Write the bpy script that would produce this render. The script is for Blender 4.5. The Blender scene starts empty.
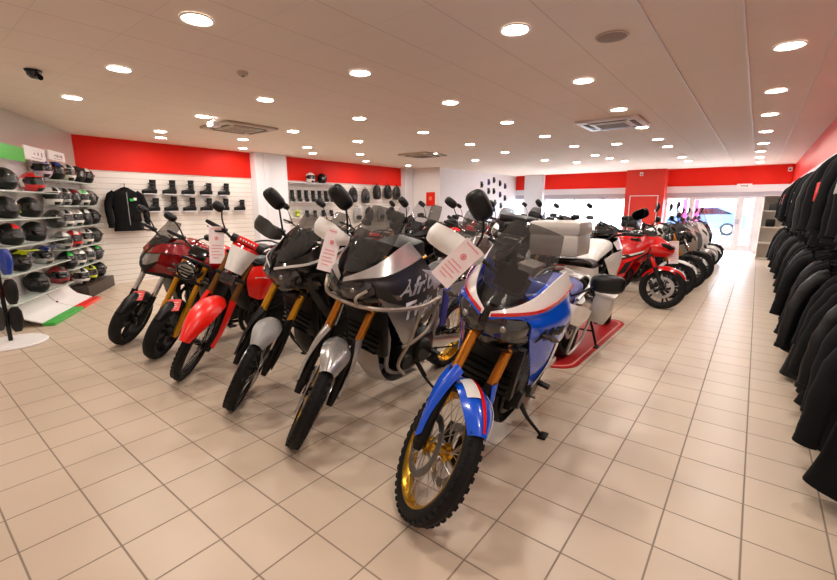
import bpy, bmesh, math, random
from math import sin, cos, pi, radians as rad, sqrt
from mathutils import Vector as V, Matrix as Mx
from mathutils.bvhtree import BVHTree
random.seed(7)
sc = bpy.context.scene
C = sc.collection
# ------------------------------------------------------------------ materials
def srgb(r, g, b):
    f = lambda c: (c/255/12.92 if c/255 <= .04045 else ((c/255+.055)/1.055)**2.4)
    return (f(r), f(g), f(b), 1)
MATS = {}
def mat(key, col, rough=.5, metal=0, coat=0, emit=0, noise=.06, nscale=25, alpha=1, bump=0, spec=.5):
    if key in MATS: return MATS[key]
    m = bpy.data.materials.new(key); m.use_nodes = True
    nt = m.node_tree; b = nt.nodes['Principled BSDF']
    c = srgb(*col)
    b.inputs['Roughness'].default_value = rough
    b.inputs['Metallic'].default_value = metal
    b.inputs['Specular IOR Level'].default_value = spec
    b.inputs['Coat Weight'].default_value = coat
    b.inputs['Coat Roughness'].default_value = .05
    b.inputs['Base Color'].default_value = c
    if noise:
        tc = nt.nodes.new('ShaderNodeTexCoord'); n = nt.nodes.new('ShaderNodeTexNoise')
        n.inputs['Scale'].default_value = nscale; n.inputs['Detail'].default_value = 3
        mx = nt.nodes.new('ShaderNodeMix'); mx.data_type = 'RGBA'
        mx.inputs[6].default_value = tuple(x*(1-noise) for x in c[:3])+(1,)
        mx.inputs[7].default_value = tuple(min(1, x*(1+noise)) for x in c[:3])+(1,)
        nt.links.new(tc.outputs['Object'], n.inputs['Vector'])
        nt.links.new(n.outputs['Fac'], mx.inputs[0]); nt.links.new(mx.outputs[2], b.inputs['Base Color'])
        if bump:
            bp = nt.nodes.new('ShaderNodeBump'); bp.inputs['Strength'].default_value = bump
            bp.inputs['Distance'].default_value = .01
            nt.links.new(n.outputs['Fac'], bp.inputs['Height']); nt.links.new(bp.outputs['Normal'], b.inputs['Normal'])
    if emit:
        b.inputs['Emission Color'].default_value = c; b.inputs['Emission Strength'].default_value = emit
    MATS[key] = m
    return m
def glass_mat(key, tint, opacity, rough=.03):
    m = bpy.data.materials.new(key); m.use_nodes = True
    nt = m.node_tree; nt.nodes.clear()
    o = nt.nodes.new('ShaderNodeOutputMaterial'); t = nt.nodes.new('ShaderNodeBsdfTransparent')
    t.inputs[0].default_value = tint
    g = nt.nodes.new('ShaderNodeBsdfPrincipled'); g.inputs['Base Color'].default_value = (.09, .088, .085, 1)
    g.inputs['Roughness'].default_value = rough
    mx = nt.nodes.new('ShaderNodeMixShader'); mx.inputs[0].default_value = opacity
    nt.links.new(t.outputs[0], mx.inputs[1]); nt.links.new(g.outputs[0], mx.inputs[2]); nt.links.new(mx.outputs[0], o.inputs[0])
    MATS[key] = m
    return m
RUB = mat('tyre rubber', (16, 16, 17), .75, bump=.1, spec=.3)
BLK = mat('black plastic', (10, 10, 11), .42, spec=.35)
BLKG = mat('gloss black', (7, 7, 8), .15, coat=.4)
DKM = mat('dark cast metal', (34, 33, 32), .4, .7)
ALU = mat('aluminium', (188, 186, 184), .32, .9)
CHR = mat('chrome', (215, 215, 215), .12, 1)
GOLDF = mat('gold anodised', (190, 120, 40), .28, .85)
YGOLD = mat('yellow gold anodised', (224, 164, 40), .28, .8)
BRONZE = mat('bronze anodised', (140, 100, 50), .3, .8)
GOLDR = mat('gold rim', (212, 165, 52), .25, .85)
SILR = mat('silver rim', (165, 165, 165), .3, .9)
BLUE = mat('blue paint', (4, 82, 214), .22, 0, .6)
NAVY = mat('blue seat vinyl', (72, 76, 140), .55)
STRAPB = mat('blue nylon', (62, 66, 150), .6)
WHT = mat('white gloss plastic', (232, 230, 226), .25, coat=.4)
RED = mat('red paint', (214, 14, 16), .2, 0, .8)
ORED = mat('bright red plastic', (245, 30, 18), .3, 0, .3)
DRED = mat('dark red paint', (140, 8, 22), .2, .2, .8)
SIL = mat('silver paint', (176, 174, 172), .25, .6, .6)
GRY = mat('grey paint', (104, 98, 92), .28, .4, .6)
DGRY = mat('dark grey plastic', (44, 42, 41), .45)
LGRY = mat('light grey plastic', (150, 148, 146), .4)
CASE = mat('silver case', (196, 190, 182), .35, .35)
SCRN = glass_mat('smoked screen', (.70, .69, .68, 1), .30)
CLRS = glass_mat('clear screen', (.93, .93, .95, 1), .12)
LENS = mat('headlight lens', (34, 33, 36), .06, 0, 1)
LED = mat('headlight reflector', (150, 148, 144), .2, .7)
MIRG = mat('mirror glass', (150, 155, 160), .03, 1)
SMOKE = mat('smoked indicator lens', (70, 62, 56), .15)
AMBER = mat('amber lens', (235, 120, 20), .2)
TAILR = mat('tail light red', (170, 10, 12), .15)
PAPER = mat('price card paper', (238, 226, 226), .6)
INKR = mat('red print', (226, 80, 92), .6)
INKP = mat('pale pink print', (230, 140, 146), .6)
INKG = mat('grey print', (150, 140, 146), .6)
TAG = mat('red paper tag', (238, 84, 80), .6)
BRAKE = mat('brake disc steel', (170, 168, 166), .3, .95)
# ------------------------------------------------------------------ mesh builder
def crom(P, t):
    n = len(P)-1
    if n == 0: return V(P[0])
    x = min(max(t, 0), 1)*n; i = min(int(x), n-1); u = x-i
    p1, p2 = V(P[i]), V(P[i+1])
    p0 = V(P[i-1]) if i > 0 else p1*2-p2
    p3 = V(P[i+2]) if i+2 <= n else p2*2-p1
    return .5*((2*p1)+(p2-p0)*u+(2*p0-5*p1+4*p2-p3)*u*u+(3*p1-p0-3*p2+p3)*u**3)
ZSQ = [None]      # (floor height, factor): a lower-built variant of the same machine
class MB:
    def __init__(s): s.v = []; s.f = []
    def add(s, vs, fs, T=None):
        o = len(s.v); s.v += [(T @ V(p)) if T else V(p) for p in vs]
        s.f += [tuple(o+i for i in f) for f in fs]; return s
    def box(s, c, d, R=None, bev=0, T=None):
        bm = bmesh.new(); bmesh.ops.create_cube(bm, size=1)
        for v in bm.verts: v.co = V((v.co.x*d[0], v.co.y*d[1], v.co.z*d[2]))
        if bev: bmesh.ops.bevel(bm, geom=bm.edges[:], offset=min(bev, min(d)*.45), segments=2, affect='EDGES', profile=.6)
        M = Mx.Translation(V(c)) @ (R.to_4x4() if R else Mx())
        bm.verts.index_update()
        s.add([M @ v.co for v in bm.verts], [[v.index for v in f.verts] for f in bm.faces], T); bm.free(); return s
    def tube(s, P, r, n=8, cap=True, smooth=0, closed=False, T=None):
        if smooth: P = [crom(P, i/smooth) for i in range(smooth+1)]
        P = [V(p) for p in P]; k = len(P)
        rs = r if isinstance(r, (list, tuple)) else [r]*k
        if len(rs) != k: rs = [rs[0]+(rs[-1]-rs[0])*i/(k-1) for i in range(k)]
        vs = []; up = None
        for i in range(k):
            a = P[i-1] if (i > 0 or closed) else P[i]; b = P[(i+1) % k] if (i < k-1 or closed) else P[i]
            t = (b-a).normalized()
            if up is None:
                up = t.cross(V((0, 0, 1)))
                if up.length < .1: up = t.cross(V((0, 1, 0)))
            up = (up-t*up.dot(t)).normalized(); w = t.cross(up)
            for j in range(n):
                an = 2*pi*j/n; vs.append(P[i]+(up*cos(an)+w*sin(an))*rs[i])
        fs = []
        for i in range(k if closed else k-1):
            for j in range(n):
                q = (i+1) % k
                fs.append((i*n+j, i*n+(j+1) % n, q*n+(j+1) % n, q*n+j))
        if cap and not closed: fs += [tuple(range(n))[::-1], tuple((k-1)*n+j for j in range(n))]
        return s.add(vs, fs, T)
    def lathe(s, prof, n=32, c=(0, 0, 0), ax='y', T=None, closed=False):
        c = V(c); vs = []; fs = []; k = len(prof)
        for i in range(n):
            a = 2*pi*i/n
            for r, h in prof:
                p = V((r*cos(a), h, r*sin(a))) if ax == 'y' else (V((r*cos(a), r*sin(a), h)) if ax == 'z' else V((h, r*cos(a), r*sin(a))))
                vs.append(p+c)
        for i in range(n):
            j = (i+1) % n
            for q in range(k if closed else k-1):
                q2 = (q+1) % k
                fs.append((i*k+q, j*k+q, j*k+q2, i*k+q2))
        return s.add(vs, fs, T)
    def loft(s, rings, cap=True, T=None):
        n = len(rings[0]); vs = [p for r in rings for p in r]; fs = []
        for i in range(len(rings)-1):
            for j in range(n): fs.append((i*n+j, i*n+(j+1) % n, (i+1)*n+(j+1) % n, (i+1)*n+j))
        if cap: fs += [tuple(range(n))[::-1], tuple((len(rings)-1)*n+j for j in range(n))]
        return s.add(vs, fs, T)
    def skin(s, rails, th=.006, nu=12, nv=8, T=None, my=1):
        G = []
        for i in range(nu+1):
            row = [crom(r, i/nu) for r in rails]
            G.append([crom(row, j/nv) for j in range(nv+1)])
        W = nv+1; top = [p for r in G for p in r]; N = []
        for i in range(nu+1):
            for j in range(nv+1):
                du = G[min(i+1, nu)][j]-G[max(i-1, 0)][j]; dv = G[i][min(j+1, nv)]-G[i][max(j-1, 0)]
                n = du.cross(dv); N.append(n.normalized() if n.length > 1e-9 else V((0, 0, 1)))
        bot = [p-n*th for p, n in zip(top, N)]
        vs = top+bot; O = len(top); fs = []
        for i in range(nu):
            for j in range(nv):
                a, b, c, d = i*W+j, (i+1)*W+j, (i+1)*W+j+1, i*W+j+1
                fs += [(a, b, c, d), (O+d, O+c, O+b, O+a)]
        for i in range(nu):
            for j in (0, nv): fs.append((i*W+j, (i+1)*W+j, O+(i+1)*W+j, O+i*W+j))
        for j in range(nv):
            for i in (0, nu): fs.append((i*W+j, i*W+j+1, O+i*W+j+1, O+i*W+j))
        if my < 0: vs = [V((p.x, -p.y, p.z)) for p in vs]
        return s.add(vs, fs, T)
    def build(s, name, m, parent=None, smooth=True, ang=38):
        me = bpy.data.meshes.new(name)
        if ZSQ[0]:
            z0, k = ZSQ[0]; s.v = [V((p.x, p.y, z0+(p.z-z0)*k)) if p.z > z0 else p for p in s.v]
        bm = bmesh.new()
        vv = [bm.verts.new(p) for p in s.v]
        for f in s.f:
            try: bm.faces.new([vv[i] for i in f])
            except ValueError: pass
        bmesh.ops.recalc_face_normals(bm, faces=bm.faces[:])
        for f in bm.faces: f.smooth = smooth
        if smooth:
            for e in bm.edges:
                if len(e.link_faces) == 2 and e.calc_face_angle(0) > rad(ang): e.smooth = False
        bm.to_mesh(me); bm.free()
        me.materials.append(m)
        o = bpy.data.objects.new(name, me); C.objects.link(o)
        if parent: o.parent = parent
        return o
def sring(x, zc, hw, hh, n=2.4, N=20, yc=0, bot=1.0):
    out = []
    for i in range(N):
        a = 2*pi*i/N; ca, sa = cos(a), sin(a)
        y = hw*math.copysign(abs(ca)**(2/n), ca); z = hh*math.copysign(abs(sa)**(2/n), sa)
        if z < 0: y *= bot
        out.append(V((x, yc+y, zc+z)))
    return out
def tag(o, label=None, cat=None, group=None, kind=None):
    if label: o['label'] = label
    if cat: o['category'] = cat
    if group: o['group'] = group
    if kind: o['kind'] = kind
    return o
def empty(name, loc=(0, 0, 0), rot=(0, 0, 0), label=None, cat=None, group=None):
    o = bpy.data.objects.new(name, None); C.objects.link(o); o.empty_display_size = .1
    o.location = loc; o.rotation_euler = rot
    return tag(o, label, cat, group)
def copy_tree(o, parent=None):
    c = o.copy(); C.objects.link(c); c.parent = parent
    for ch in list(o.children): copy_tree(ch, c)
    return c
def struct(name, mb, m, smooth=False): return tag(mb.build(name, m, None, smooth), kind='structure')
def text_mb(body, size, M, depth=.0015, shear=0, bold=0, panel=None, off=.004, ydir=1):
    cu = bpy.data.curves.new('t', 'FONT'); cu.body = body; cu.size = size; cu.shear = shear
    cu.extrude = depth; cu.align_x = 'CENTER'; cu.align_y = 'CENTER'; cu.offset = bold; cu.resolution_u = 2
    o = bpy.data.objects.new('t', cu); C.objects.link(o)
    dg = bpy.context.evaluated_depsgraph_get(); me = bpy.data.meshes.new_from_object(o.evaluated_get(dg))
    mb = MB(); vs = [M @ v.co for v in me.vertices]
    if panel:
        bv = BVHTree.FromPolygons(panel.v, panel.f)
        out = []
        for p in vs:
            h = bv.ray_cast(V((p.x, ydir*2, p.z)), V((0, -ydir, 0)))
            out.append(V((p.x, h[0].y+ydir*off, p.z)) if h[0] else p)
        vs = out
    mb.add(vs, [tuple(f.vertices) for f in me.polygons])
    bpy.data.objects.remove(o); bpy.data.curves.remove(cu); bpy.data.meshes.remove(me)
    return mb
# ------------------------------------------------------------------ motorcycle components
INFO = {}
def mirror(pts): return [(p[0], -p[1], p[2]) for p in pts]
def rotm(ax, d): return Mx.Rotation(rad(d), 3, ax)
def wheel(root, x, R, w, S, T, front, lod):
    Rb = R-S.get('sect', .068)
    t = MB()
    prof = [(Rb, -w*.36), (Rb+.02, -w*.48), (R-.03, -w*.47), (R-.011, -w*.33), (R, 0), (R-.011, w*.33), (R-.03, w*.47), (Rb+.02, w*.48), (Rb, w*.36)]
    c = (x, 0, R)
    t.lathe(prof, 56 if not lod else 32, c, 'y', T, closed=True)
    if S.get('knobby') and not lod:
        n = 46
        for i in range(n):
            for h, a0, ln in ((-w*.33, 0, .026), (w*.33, .0, .026), (-w*.10, pi/n, .028), (w*.12, pi/n*.6, .026)):
                an = 2*pi*i/n+a0
                rr = R-.0035 if abs(h) < w*.1 else R-.0125
                t.box((0, 0, 0), (.011, w*.19, ln), None, .002, T=(T or Mx()) @ Mx.Translation(V(c)) @ Mx.Rotation(-an, 4, 'Y') @ Mx.Translation(V((rr, h, 0))))
    tyre = t.build('tyre', RUB, root)
    r = MB()
    r.lathe([(Rb+.006, -w*.37), (Rb-.008, -w*.36), (Rb-.012, -w*.2), (Rb-.024, 0), (Rb-.012, w*.2), (Rb-.008, w*.36), (Rb+.006, w*.37), (Rb+.001, w*.2), (Rb-.01, 0), (Rb+.001, -w*.2)], 48 if not lod else 28, c, 'y', T, closed=True)
    M0 = (T or Mx()) @ Mx.Translation(V(c))
    if S['spoked']:
        r.build('rim', S['rim'], tyre)
        s = MB(); n = 32 if not lod else 14
        for i in range(n):
            an = 2*pi*i/n; sd = 1 if i % 2 else -1; an2 = an+(.55 if (i//2) % 2 else -.55)
            s.tube([(.036*cos(an2), sd*.05, .036*sin(an2)), ((Rb-.01)*cos(an), sd*.012, (Rb-.01)*sin(an))], .0021 if not lod else .003, 5, False, T=M0)
        s.build('spokes', ALU, tyre)
        h = MB().lathe([(.0, -.075), (.03, -.075), (.03, -.06), (.048, -.055), (.048, -.045), (.026, -.035), (.026, .035), (.048, .045), (.048, .055), (.03, .06), (.03, .075), (0, .075)], 24, (0, 0, 0), 'y', M0)
        h.build('hub', S['rim'] if S.get('goldhub') else DKM, tyre)
    else:
        n = S.get('nsp', 5)
        for i in range(n):
            an = 2*pi*i/n
            for da in (-.13, .13):
                ring = []
                for rr, ww, hh in ((.03, .018, .03), (.10, .012, .022), (Rb-.012, .012, .016)):
                    a2 = an+da*(rr/Rb)*1.3
                    cc = V((rr*cos(a2), 0, rr*sin(a2))); tg = V((-sin(a2), 0, cos(a2)))
                    ring.append([cc+tg*ww+V((0, hh, 0)), cc-tg*ww+V((0, hh, 0)), cc-tg*ww-V((0, hh, 0)), cc+tg*ww-V((0, hh, 0))])
                r.loft(ring, True, M0)
        r.lathe([(0, -.07), (.045, -.07), (.055, -.03), (.055, .03), (.045, .07), (0, .07)], 24, (0, 0, 0), 'y', M0)
        r.build('rim', S['rim'], tyre)
    dr = .155 if front else .125
    for sd in ((-1, 1) if (front and S.get('twin', True)) else (-1,)):
        d = MB().lathe([(dr, sd*.066-.0025), (dr, sd*.066+.0025), (dr-.04, sd*.066+.0025), (dr-.04, sd*.066-.0025)], 40, (0, 0, 0), 'y', M0, closed=True)
        for i in range(6):
            an = 2*pi*i/6
            d.tube([(.04*cos(an), sd*.062, .04*sin(an)), ((dr-.03)*cos(an+.25), sd*.066, (dr-.03)*sin(an+.25))], .006, 6, True, T=M0)
        d.build('brake_disc', BRAKE, tyre)
    return tyre
def arc_fender(R0, a0, a1, ws, dr, n=16, c=(0, 0, 0), T=None, th=.004, lift=lambda t: 0, m=8, droop=.05):
    """curved mudguard: angle measured from +x towards +z about the axle"""
    mb = MB(); rails = []
    for j in range(m+1):
        q = -1+2*j/m; rl = []
        for i in range(n+1):
            t = i/n; a = rad(a0+(a1-a0)*t); hw = crom([(w, 0, 0) for w in ws], t).x
            r = R0+dr+lift(t)-droop*abs(q)**2.5
            rl.append((c[0]+r*cos(a), hw*q, c[2]+r*sin(a)))
        rails.append(rl)
    mb.skin(rails, -th, n, m, T)
    return mb
def motorcycle(name, label, S, loc, head, lean=10, steer=40, group=None, cat='motorcycle'):
    D = dict(wb=1.5, Rf=.30, Rr=.31, wf=.115, wr=.16, rake=25, off=.04, spoked=False, rim=BLK, knobby=False, sect=.075,
             forkU=ALU, forkL=DKM, barw=.38, bars=.86, lod=0, twin=True, yleg=.1, legtop=.78, split=.3, body='naked', mirrors=True,
             engine=DKM, barx=0, seatz=.82, stand=True, wheelcol=None, barcol=BLK, mirr=(.14, .22))
    D.update(S); S = D; lod = S['lod']
    L = rad(lean)
    root = empty(name, loc, (-L, 0, rad(head-90)), label, cat, group)
    rk = rad(S['rake']); R = S['Rf']; wb = S['wb']
    a = V((-sin(rk), 0, cos(rk))); p = V((cos(rk), 0, sin(rk))); A = V((0, 0, R))
    S0 = A-p*S['off']
    T = Mx.Translation(S0) @ Mx.Rotation(rad(steer), 4, a) @ Mx.Translation(-S0)
    # keep the steered tyre on the floor
    rl = Mx.Rotation(-L, 3, 'X'); lo = 9
    rm = R-S['wf']*.3
    low = V()
    for i in range(72):
        q = rl @ (T @ V((rm*cos(i*pi/36), 0, R+rm*sin(i*pi/36))))
        if q.z-S['wf']*.3 < lo: lo = q.z-S['wf']*.3; low = q
    dw = Mx.Rotation(rad(head-90), 3, 'Z') @ V((low.x, low.y, 0))
    root.location = V(loc)-dw                      # loc is where the steered front tyre touches the floor
    T = Mx.Translation(V((0, 0, -lo-.001))) @ T
    wheel(root, 0, R, S['wf'], S, T, True, lod)
    wheel(root, -wb, S['Rr'], S['wr'], S, None, False, lod)
    ZSQ[0] = S.get('squash')
    yl = S['yleg']
    fp = lambda s, y=0, f=0: A+a*s+p*f+V((0, y, 0))
    # fork
    for sd in (-1, 1):
        lo_, up = MB(), MB()
        lo_.tube([fp(-.035, sd*yl, .012), fp(.04, sd*yl, .012), fp(.12, sd*yl, 0), fp(S['split'], sd*yl, 0)], [.02, .03, .028, .031], 12, T=T)
        lo_.box(fp(0, sd*yl), (.055, .045, .055), None, .012, T)
        f = lo_.build('fork_leg', S['forkL'], root)
        up.tube([fp(S['split']-.02, sd*yl), fp(S['legtop'], sd*yl)], S.get('ru', .0255), 14, T=T)
        up.build('fork_tube', S['forkU'], f)
        if S['twin'] or sd < 0:
            k = MB(); k.box(fp(.07, sd*(yl-.02), -.115), (.055, .05, .12), rotm('Y', -25), .012, T)
            k.build('brake_caliper', S.get('cal', BLK), f)
    cl = MB()
    for s in (S['legtop']-.2, S['legtop']-.01):
        cl.box(fp(s, 0, -.015), (.085, 2*yl+.07, .032), rotm('Y', -S['rake']), .01, T)
    cl.tube([fp(S['legtop']-.22, 0, -S['off']), fp(S['legtop'], 0, -S['off'])], .025, 10, T=T)
    cl.build('triple_clamp', BLK, root)
    # handlebar
    B = fp(S['bars'], 0, -.03)+V((S['barx'], 0, 0)); w = S['barw']
    hb = MB(); ends = {}
    drop = S.get('bardrop', 0)
    path = [B+V((-.12, -w, .035-drop)), B+V((-.075, -w*.66, .05-drop)), B+V((-.01, -w*.33, .035)), B+V((0, -.06, 0)), B+V((0, .06, 0)), B+V((-.01, w*.33, .035)), B+V((-.075, w*.66, .05-drop)), B+V((-.12, w, .035-drop))]
    hb.tube(path, .0125, 10, True, 28, T=T)
    hb.box(B+V((0, 0, -.03)), (.05, .1, .06), None, .01, T)
    bar = hb.build('handlebar', S['barcol'], root)
    for sd in (-1, 1):
        e0 = B+V((-.075, sd*w*.68, .05-drop)); e1 = B+V((-.122, sd*w*1.01, .034-drop)); dd = (e1-e0).normalized()
        g = MB().tube([e0, e1], .019, 12, T=T); g.tube([e1-dd*.005, e1+dd*.025], .0165, 10, T=T)
        g.build('grip', BLK, bar)
        lv = MB(); q0 = e0+V((.03, 0, -.004))-dd*.02
        lv.tube([e0-dd*.04+V((.0, 0, 0)), q0, q0+dd*.06+V((.035, 0, -.012)), e1+V((.05, -sd*.015, -.015))], [.012, .008, .006, .006], 8, True, 10, T=T)
        lv.box(e0-dd*.03, (.045, .05, .04), None, .01, T)
        lv.build('lever', BLK, bar)
        if S['mirrors']:
            ml, mh = S['mirr']
            m0 = e0-dd*.03+V((0, 0, .02)); m1 = m0+V((.05, sd*.03, .09)); m2 = m0+V((.04, sd*ml, mh))
            st = MB().tube([m0, m1, m2], [.0075, .007, .006], 8, True, 12, T=T)
            st_o = st.build('mirror_stem', BLK, root)
            hd = MB()
            Mh = T @ Mx.Translation(m2+(V((0, sd*.035, .02)) if S.get('mrot', 18) > 0 else V((0, sd*.045, .03)))) @ Mx.Rotation(sd*rad(-14), 4, 'Z') @ Mx.Rotation(rad(sd*S.get('mrot', 18)), 4, 'X')
            rings = []
            mw, mt = S.get('mirsize', (.088, .055))
            for xx, k in ((.042, .25), (.036, .6), (.02, .9), (0, 1), (-.012, .97)):
                rings.append(sring(xx, 0, mw*k, mt*k, 3, 20))
            hd.loft(rings, True, Mh); h_o = hd.build('mirror_head', BLK, st_o)
            gl = MB().loft([sring(-.0125, 0, mw*.9, mt*.88, 3, 20), sring(-.0135, 0, mw*.9, mt*.88, 3, 20)], True, Mh); gl.build('mirror_glass', MIRG, h_o)
        if S.get('hguard'):
            hg = MB()
            o = V((0, 0, 0))
            c0 = e1+dd*.03
            top = [c0+V((-.045, sd*.0, .022)), c0+V((.03, sd*.012, .052)), e1+V((.085, -sd*.05, .070)), e0+V((.12, 0, .060)), e0+V((.10, -sd*.05, .040))]
            mid = [c0+V((-.05, sd*.008, -.01)), c0+V((.04, sd*.022, -.005)), e1+V((.10, -sd*.05, .005)), e0+V((.135, 0, .010)), e0+V((.105, -sd*.06, .008))]
            bot = [c0+V((-.045, sd*.0, -.040)), c0+V((.035, sd*.012, -.054)), e1+V((.09, -sd*.05, -.055)), e0+V((.125, 0, -.035)), e0+V((.10, -sd*.055, -.018))]
            hg.skin([top, mid, bot], .005 if sd < 0 else -.005, 16, 8, T)
            hg.build('hand_guard', S['hguard'], bar)
    # instrument
    ins = MB(); ins.box(B+V((.06, 0, .03)), (.04, .17, .10), rotm('Y', -50), .015, T if S['body'] in ('naked', 'enduro') else None); ins.build('instrument_panel', BLKG, root)
    # frame, engine, swingarm
    zs = S['seatz']; wx = -wb
    ex = -wb*.53
    e = MB()
    e.box((ex-.06, 0, .40), (.46, .30, .24), None, .04)
    e.box((ex+.08, 0, .60), (.20, .24, .26), rotm('Y', 14), .03)
    for i in range(5): e.box((ex+.075+.01*i, 0, .52+.045*i), (.225, .265, .012), rotm('Y', 14), .004)
    for sd in (-1, 1):
        e.lathe([(0, sd*.185), (.085, sd*.185), (.10, sd*.165), (.105, sd*.13)], 24, (ex-.10, 0, .40))
        e.lathe([(0, sd*.175), (.055, sd*.175), (.065, sd*.15), (.068, sd*.12)], 20, (ex+.10, 0, .36))
    e.build('engine', S['engine'], root)
    fr = MB(); hd_ = fp(S['legtop']-.1, 0, -S['off'])
    for sd in (-1, 1):
        fr.tube([hd_+V((-.02, sd*.03, .03)), (-wb*.45, sd*.12, zs-.04), (-wb*.66, sd*.14, zs-.14), (-wb*.69, sd*.13, .42)], .022, 8, True, 16)
        fr.tube([hd_+V((-.02, sd*.03, -.06)), (-wb*.36, sd*.09, .60), (-wb*.38, sd*.10, .32), (-wb*.55, sd*.1, .24), (-wb*.69, sd*.12, .36)], .017, 8, True, 18)
        fr.tube([(-wb*.64, sd*.13, zs-.12), (-wb*.85, sd*.12, zs-.06), (-wb*1.08, sd*.09, zs+.02)], .014, 8, True, 10)
        fr.tube([(-wb*.69, sd*.13, .5), (-wb*.88, sd*.11, zs-.10), (-wb*1.0, sd*.1, zs-.04)], .011, 8, True, 10)
    fr.build('frame', S.get('framecol', BLK), root)
    sw = MB()
    for sd in (-1, 1):
        sw.loft([sring(-wb*.66, .42, .03, .05, 4, 12, sd*.12), sring(-wb*.82, .37, .024, .042, 4, 12, sd*.125), sring(wx-.03, S['Rr'], .02, .028, 4, 12, sd*.125)])
    sw.box((-wb*.71, 0, .41), (.08, .22, .07), None, .015)
    sw.tube([(wx, -.15, S['Rr']), (wx, .15, S['Rr'])], .014, 10)
    sw.build('swingarm', S.get('swcol', ALU), root)
    ch = MB()
    ch.lathe([(.105, .10), (.105, .107), (.085, .107), (.085, .10)], 32, (wx, 0, S['Rr']), closed=True)
    ch.tube([(wx, .104, S['Rr']+.10), (-wb*.64, .104, .44)], .007, 6); ch.tube([(wx, .104, S['Rr']-.10), (-wb*.64, .104, .36)], .007, 6)
    ch.build('chain', DKM, root)
    sh = MB(); sh.tube([(-wb*.70, .0, .38), (-wb*.62, 0, zs-.16)], .03, 10)
    for i in range(6): sh.lathe([(.036, -.006), (.042, 0), (.036, .006)], 12, tuple(V((-wb*.70, 0, .42)).lerp(V((-wb*.63, 0, zs-.2)), i/5)), 'z')
    sh.build('shock_absorber', S.get('shockcol', DGRY), root)
    # exhaust on the right side
    ep = MB(); ep.tube([(ex+.16, -.06, .60), (ex+.30, -.08, .50), (ex+.22, -.12, .24), (ex-.12, -.15, .23), (-wb*.72, -.16, .34)], .021, 10, True, 20)
    ep.tube([(ex+.16, .05, .60), (ex+.31, .06, .48), (ex+.22, .02, .24), (ex-.05, -.06, .22)], .019, 10, True, 16)
    xp = ep.build('exhaust_pipe', S.get('pipecol', DKM), root)
    if S.get('muffler', 1):
        mf = MB(); m0 = V((-wb*.74, -.175, .36)); m1 = V((-wb*1.1, -.19, .62))
        mf.tube([m0, m0.lerp(m1, .15), m0.lerp(m1, .85), m1], [.035, .058, .062, .045], 16)
        mf.build('muffler', S.get('mufcol', ALU), xp)
    pg = None
    for sd in (-1, 1):
        k = MB(); k.tube([(-wb*.655, sd*.13, .36), (-wb*.655, sd*.245, .37)], .012, 8); k.box((-wb*.655, sd*.21, .375), (.05, .09, .022), None, .006)
        k.box((-wb*.655, sd*.145, .40), (.06, .02, .12), None, .006)
        k.build('footpeg', BLK, root)
    ge = MB().tube([(-wb*.64, .155, .34), (-wb*.57, .175, .33), (-wb*.56, .22, .34)], .007, 6, True, 8); ge.build('gear_lever', ALU, root)
    if S['stand']:
        sx = S.get('standx', -wb*.60); fy = .33; fz = fy*math.tan(L)+.013
        k = MB(); k.tube([(sx+.05, .14, .31), (sx+.01, .22, .31-.5*(.31-fz)), (sx-.05, fy, fz)], [.014, .011, .010], 8, True, 10)
        foot = Mx.Rotation(L, 3, 'X')
        k.box((sx-.055, fy+.012, fz-.004+.012*math.tan(L)), (.085, .05, .014), foot, .004)
        k.tube([(sx+.035, .16, .30), (sx+.0, .225, .20)], .009, 6)
        k.build('side_stand', BLK, root)
    if S.get('centrestand'):
        k = MB(); sx = -wb*.66
        for sd in (-1, 1):
            k.tube([(sx, sd*.10, .30), (sx-.05, sd*.20, .012)], .013, 8); k.box((sx-.06, sd*.205, .008), (.09, .05, .014), None, .004)
        k.tube([(sx-.025, -.15, .16), (sx-.025, .15, .16)], .010, 8); k.build('centre_stand', BLK, root)
    if S.get('sidecase'):
        for sd in (1, -1):
            q = MB(); q.loft([sring(-1.25, .72, .11, .16, 4, 16, sd*.30), sring(-1.32, .72, .13, .19, 4, 16, sd*.31), sring(-1.72, .74, .13, .19, 4, 16, sd*.31), sring(-1.80, .75, .10, .15, 4, 16, sd*.30)])
            po = q.build('pannier', S['sidecase'], root); MB().box((-1.53, sd*.31, .74), (.50, .268, .008), None, .003).build('pannier_seam', BLK, po)
    BODY[S['body']](S, root, T, fp, B)
    ZSQ[0] = None
    INFO[root.name] = (Mx.Translation(root.location) @ Mx.Rotation(rad(head-90), 4, 'Z') @ Mx.Rotation(-L, 4, 'X'), T, R, fp)
    return root
def both(fn):
    for sd in (1, -1): fn(sd)
def skin2(name, rails, m, root, th=.006, nu=14, nv=8, T=None):
    out = []
    for sd in (1, -1):
        mb = MB().skin(rails, th*sd, nu, nv, T, my=sd)
        out.append((mb.build(name, m, root), mb))
    return out
def loft_seat(name, secs, m, root, N=20, n=2.8, bot=.75):
    """sections of (x, z centre, half width, half height)"""
    k = len(secs); fine = []
    for i in range(5*(k-1)+1):
        q = crom([(s[0], s[1], s[2]) for s in secs], i/(5*(k-1))); h = crom([(s[3], 0, 0) for s in secs], i/(5*(k-1))).x
        fine.append(sring(q.x, q.y, max(q.z, .004), max(h, .004), n, N, 0, bot))
    mb = MB().loft(fine); return mb.build(name, m, root), mb
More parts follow.
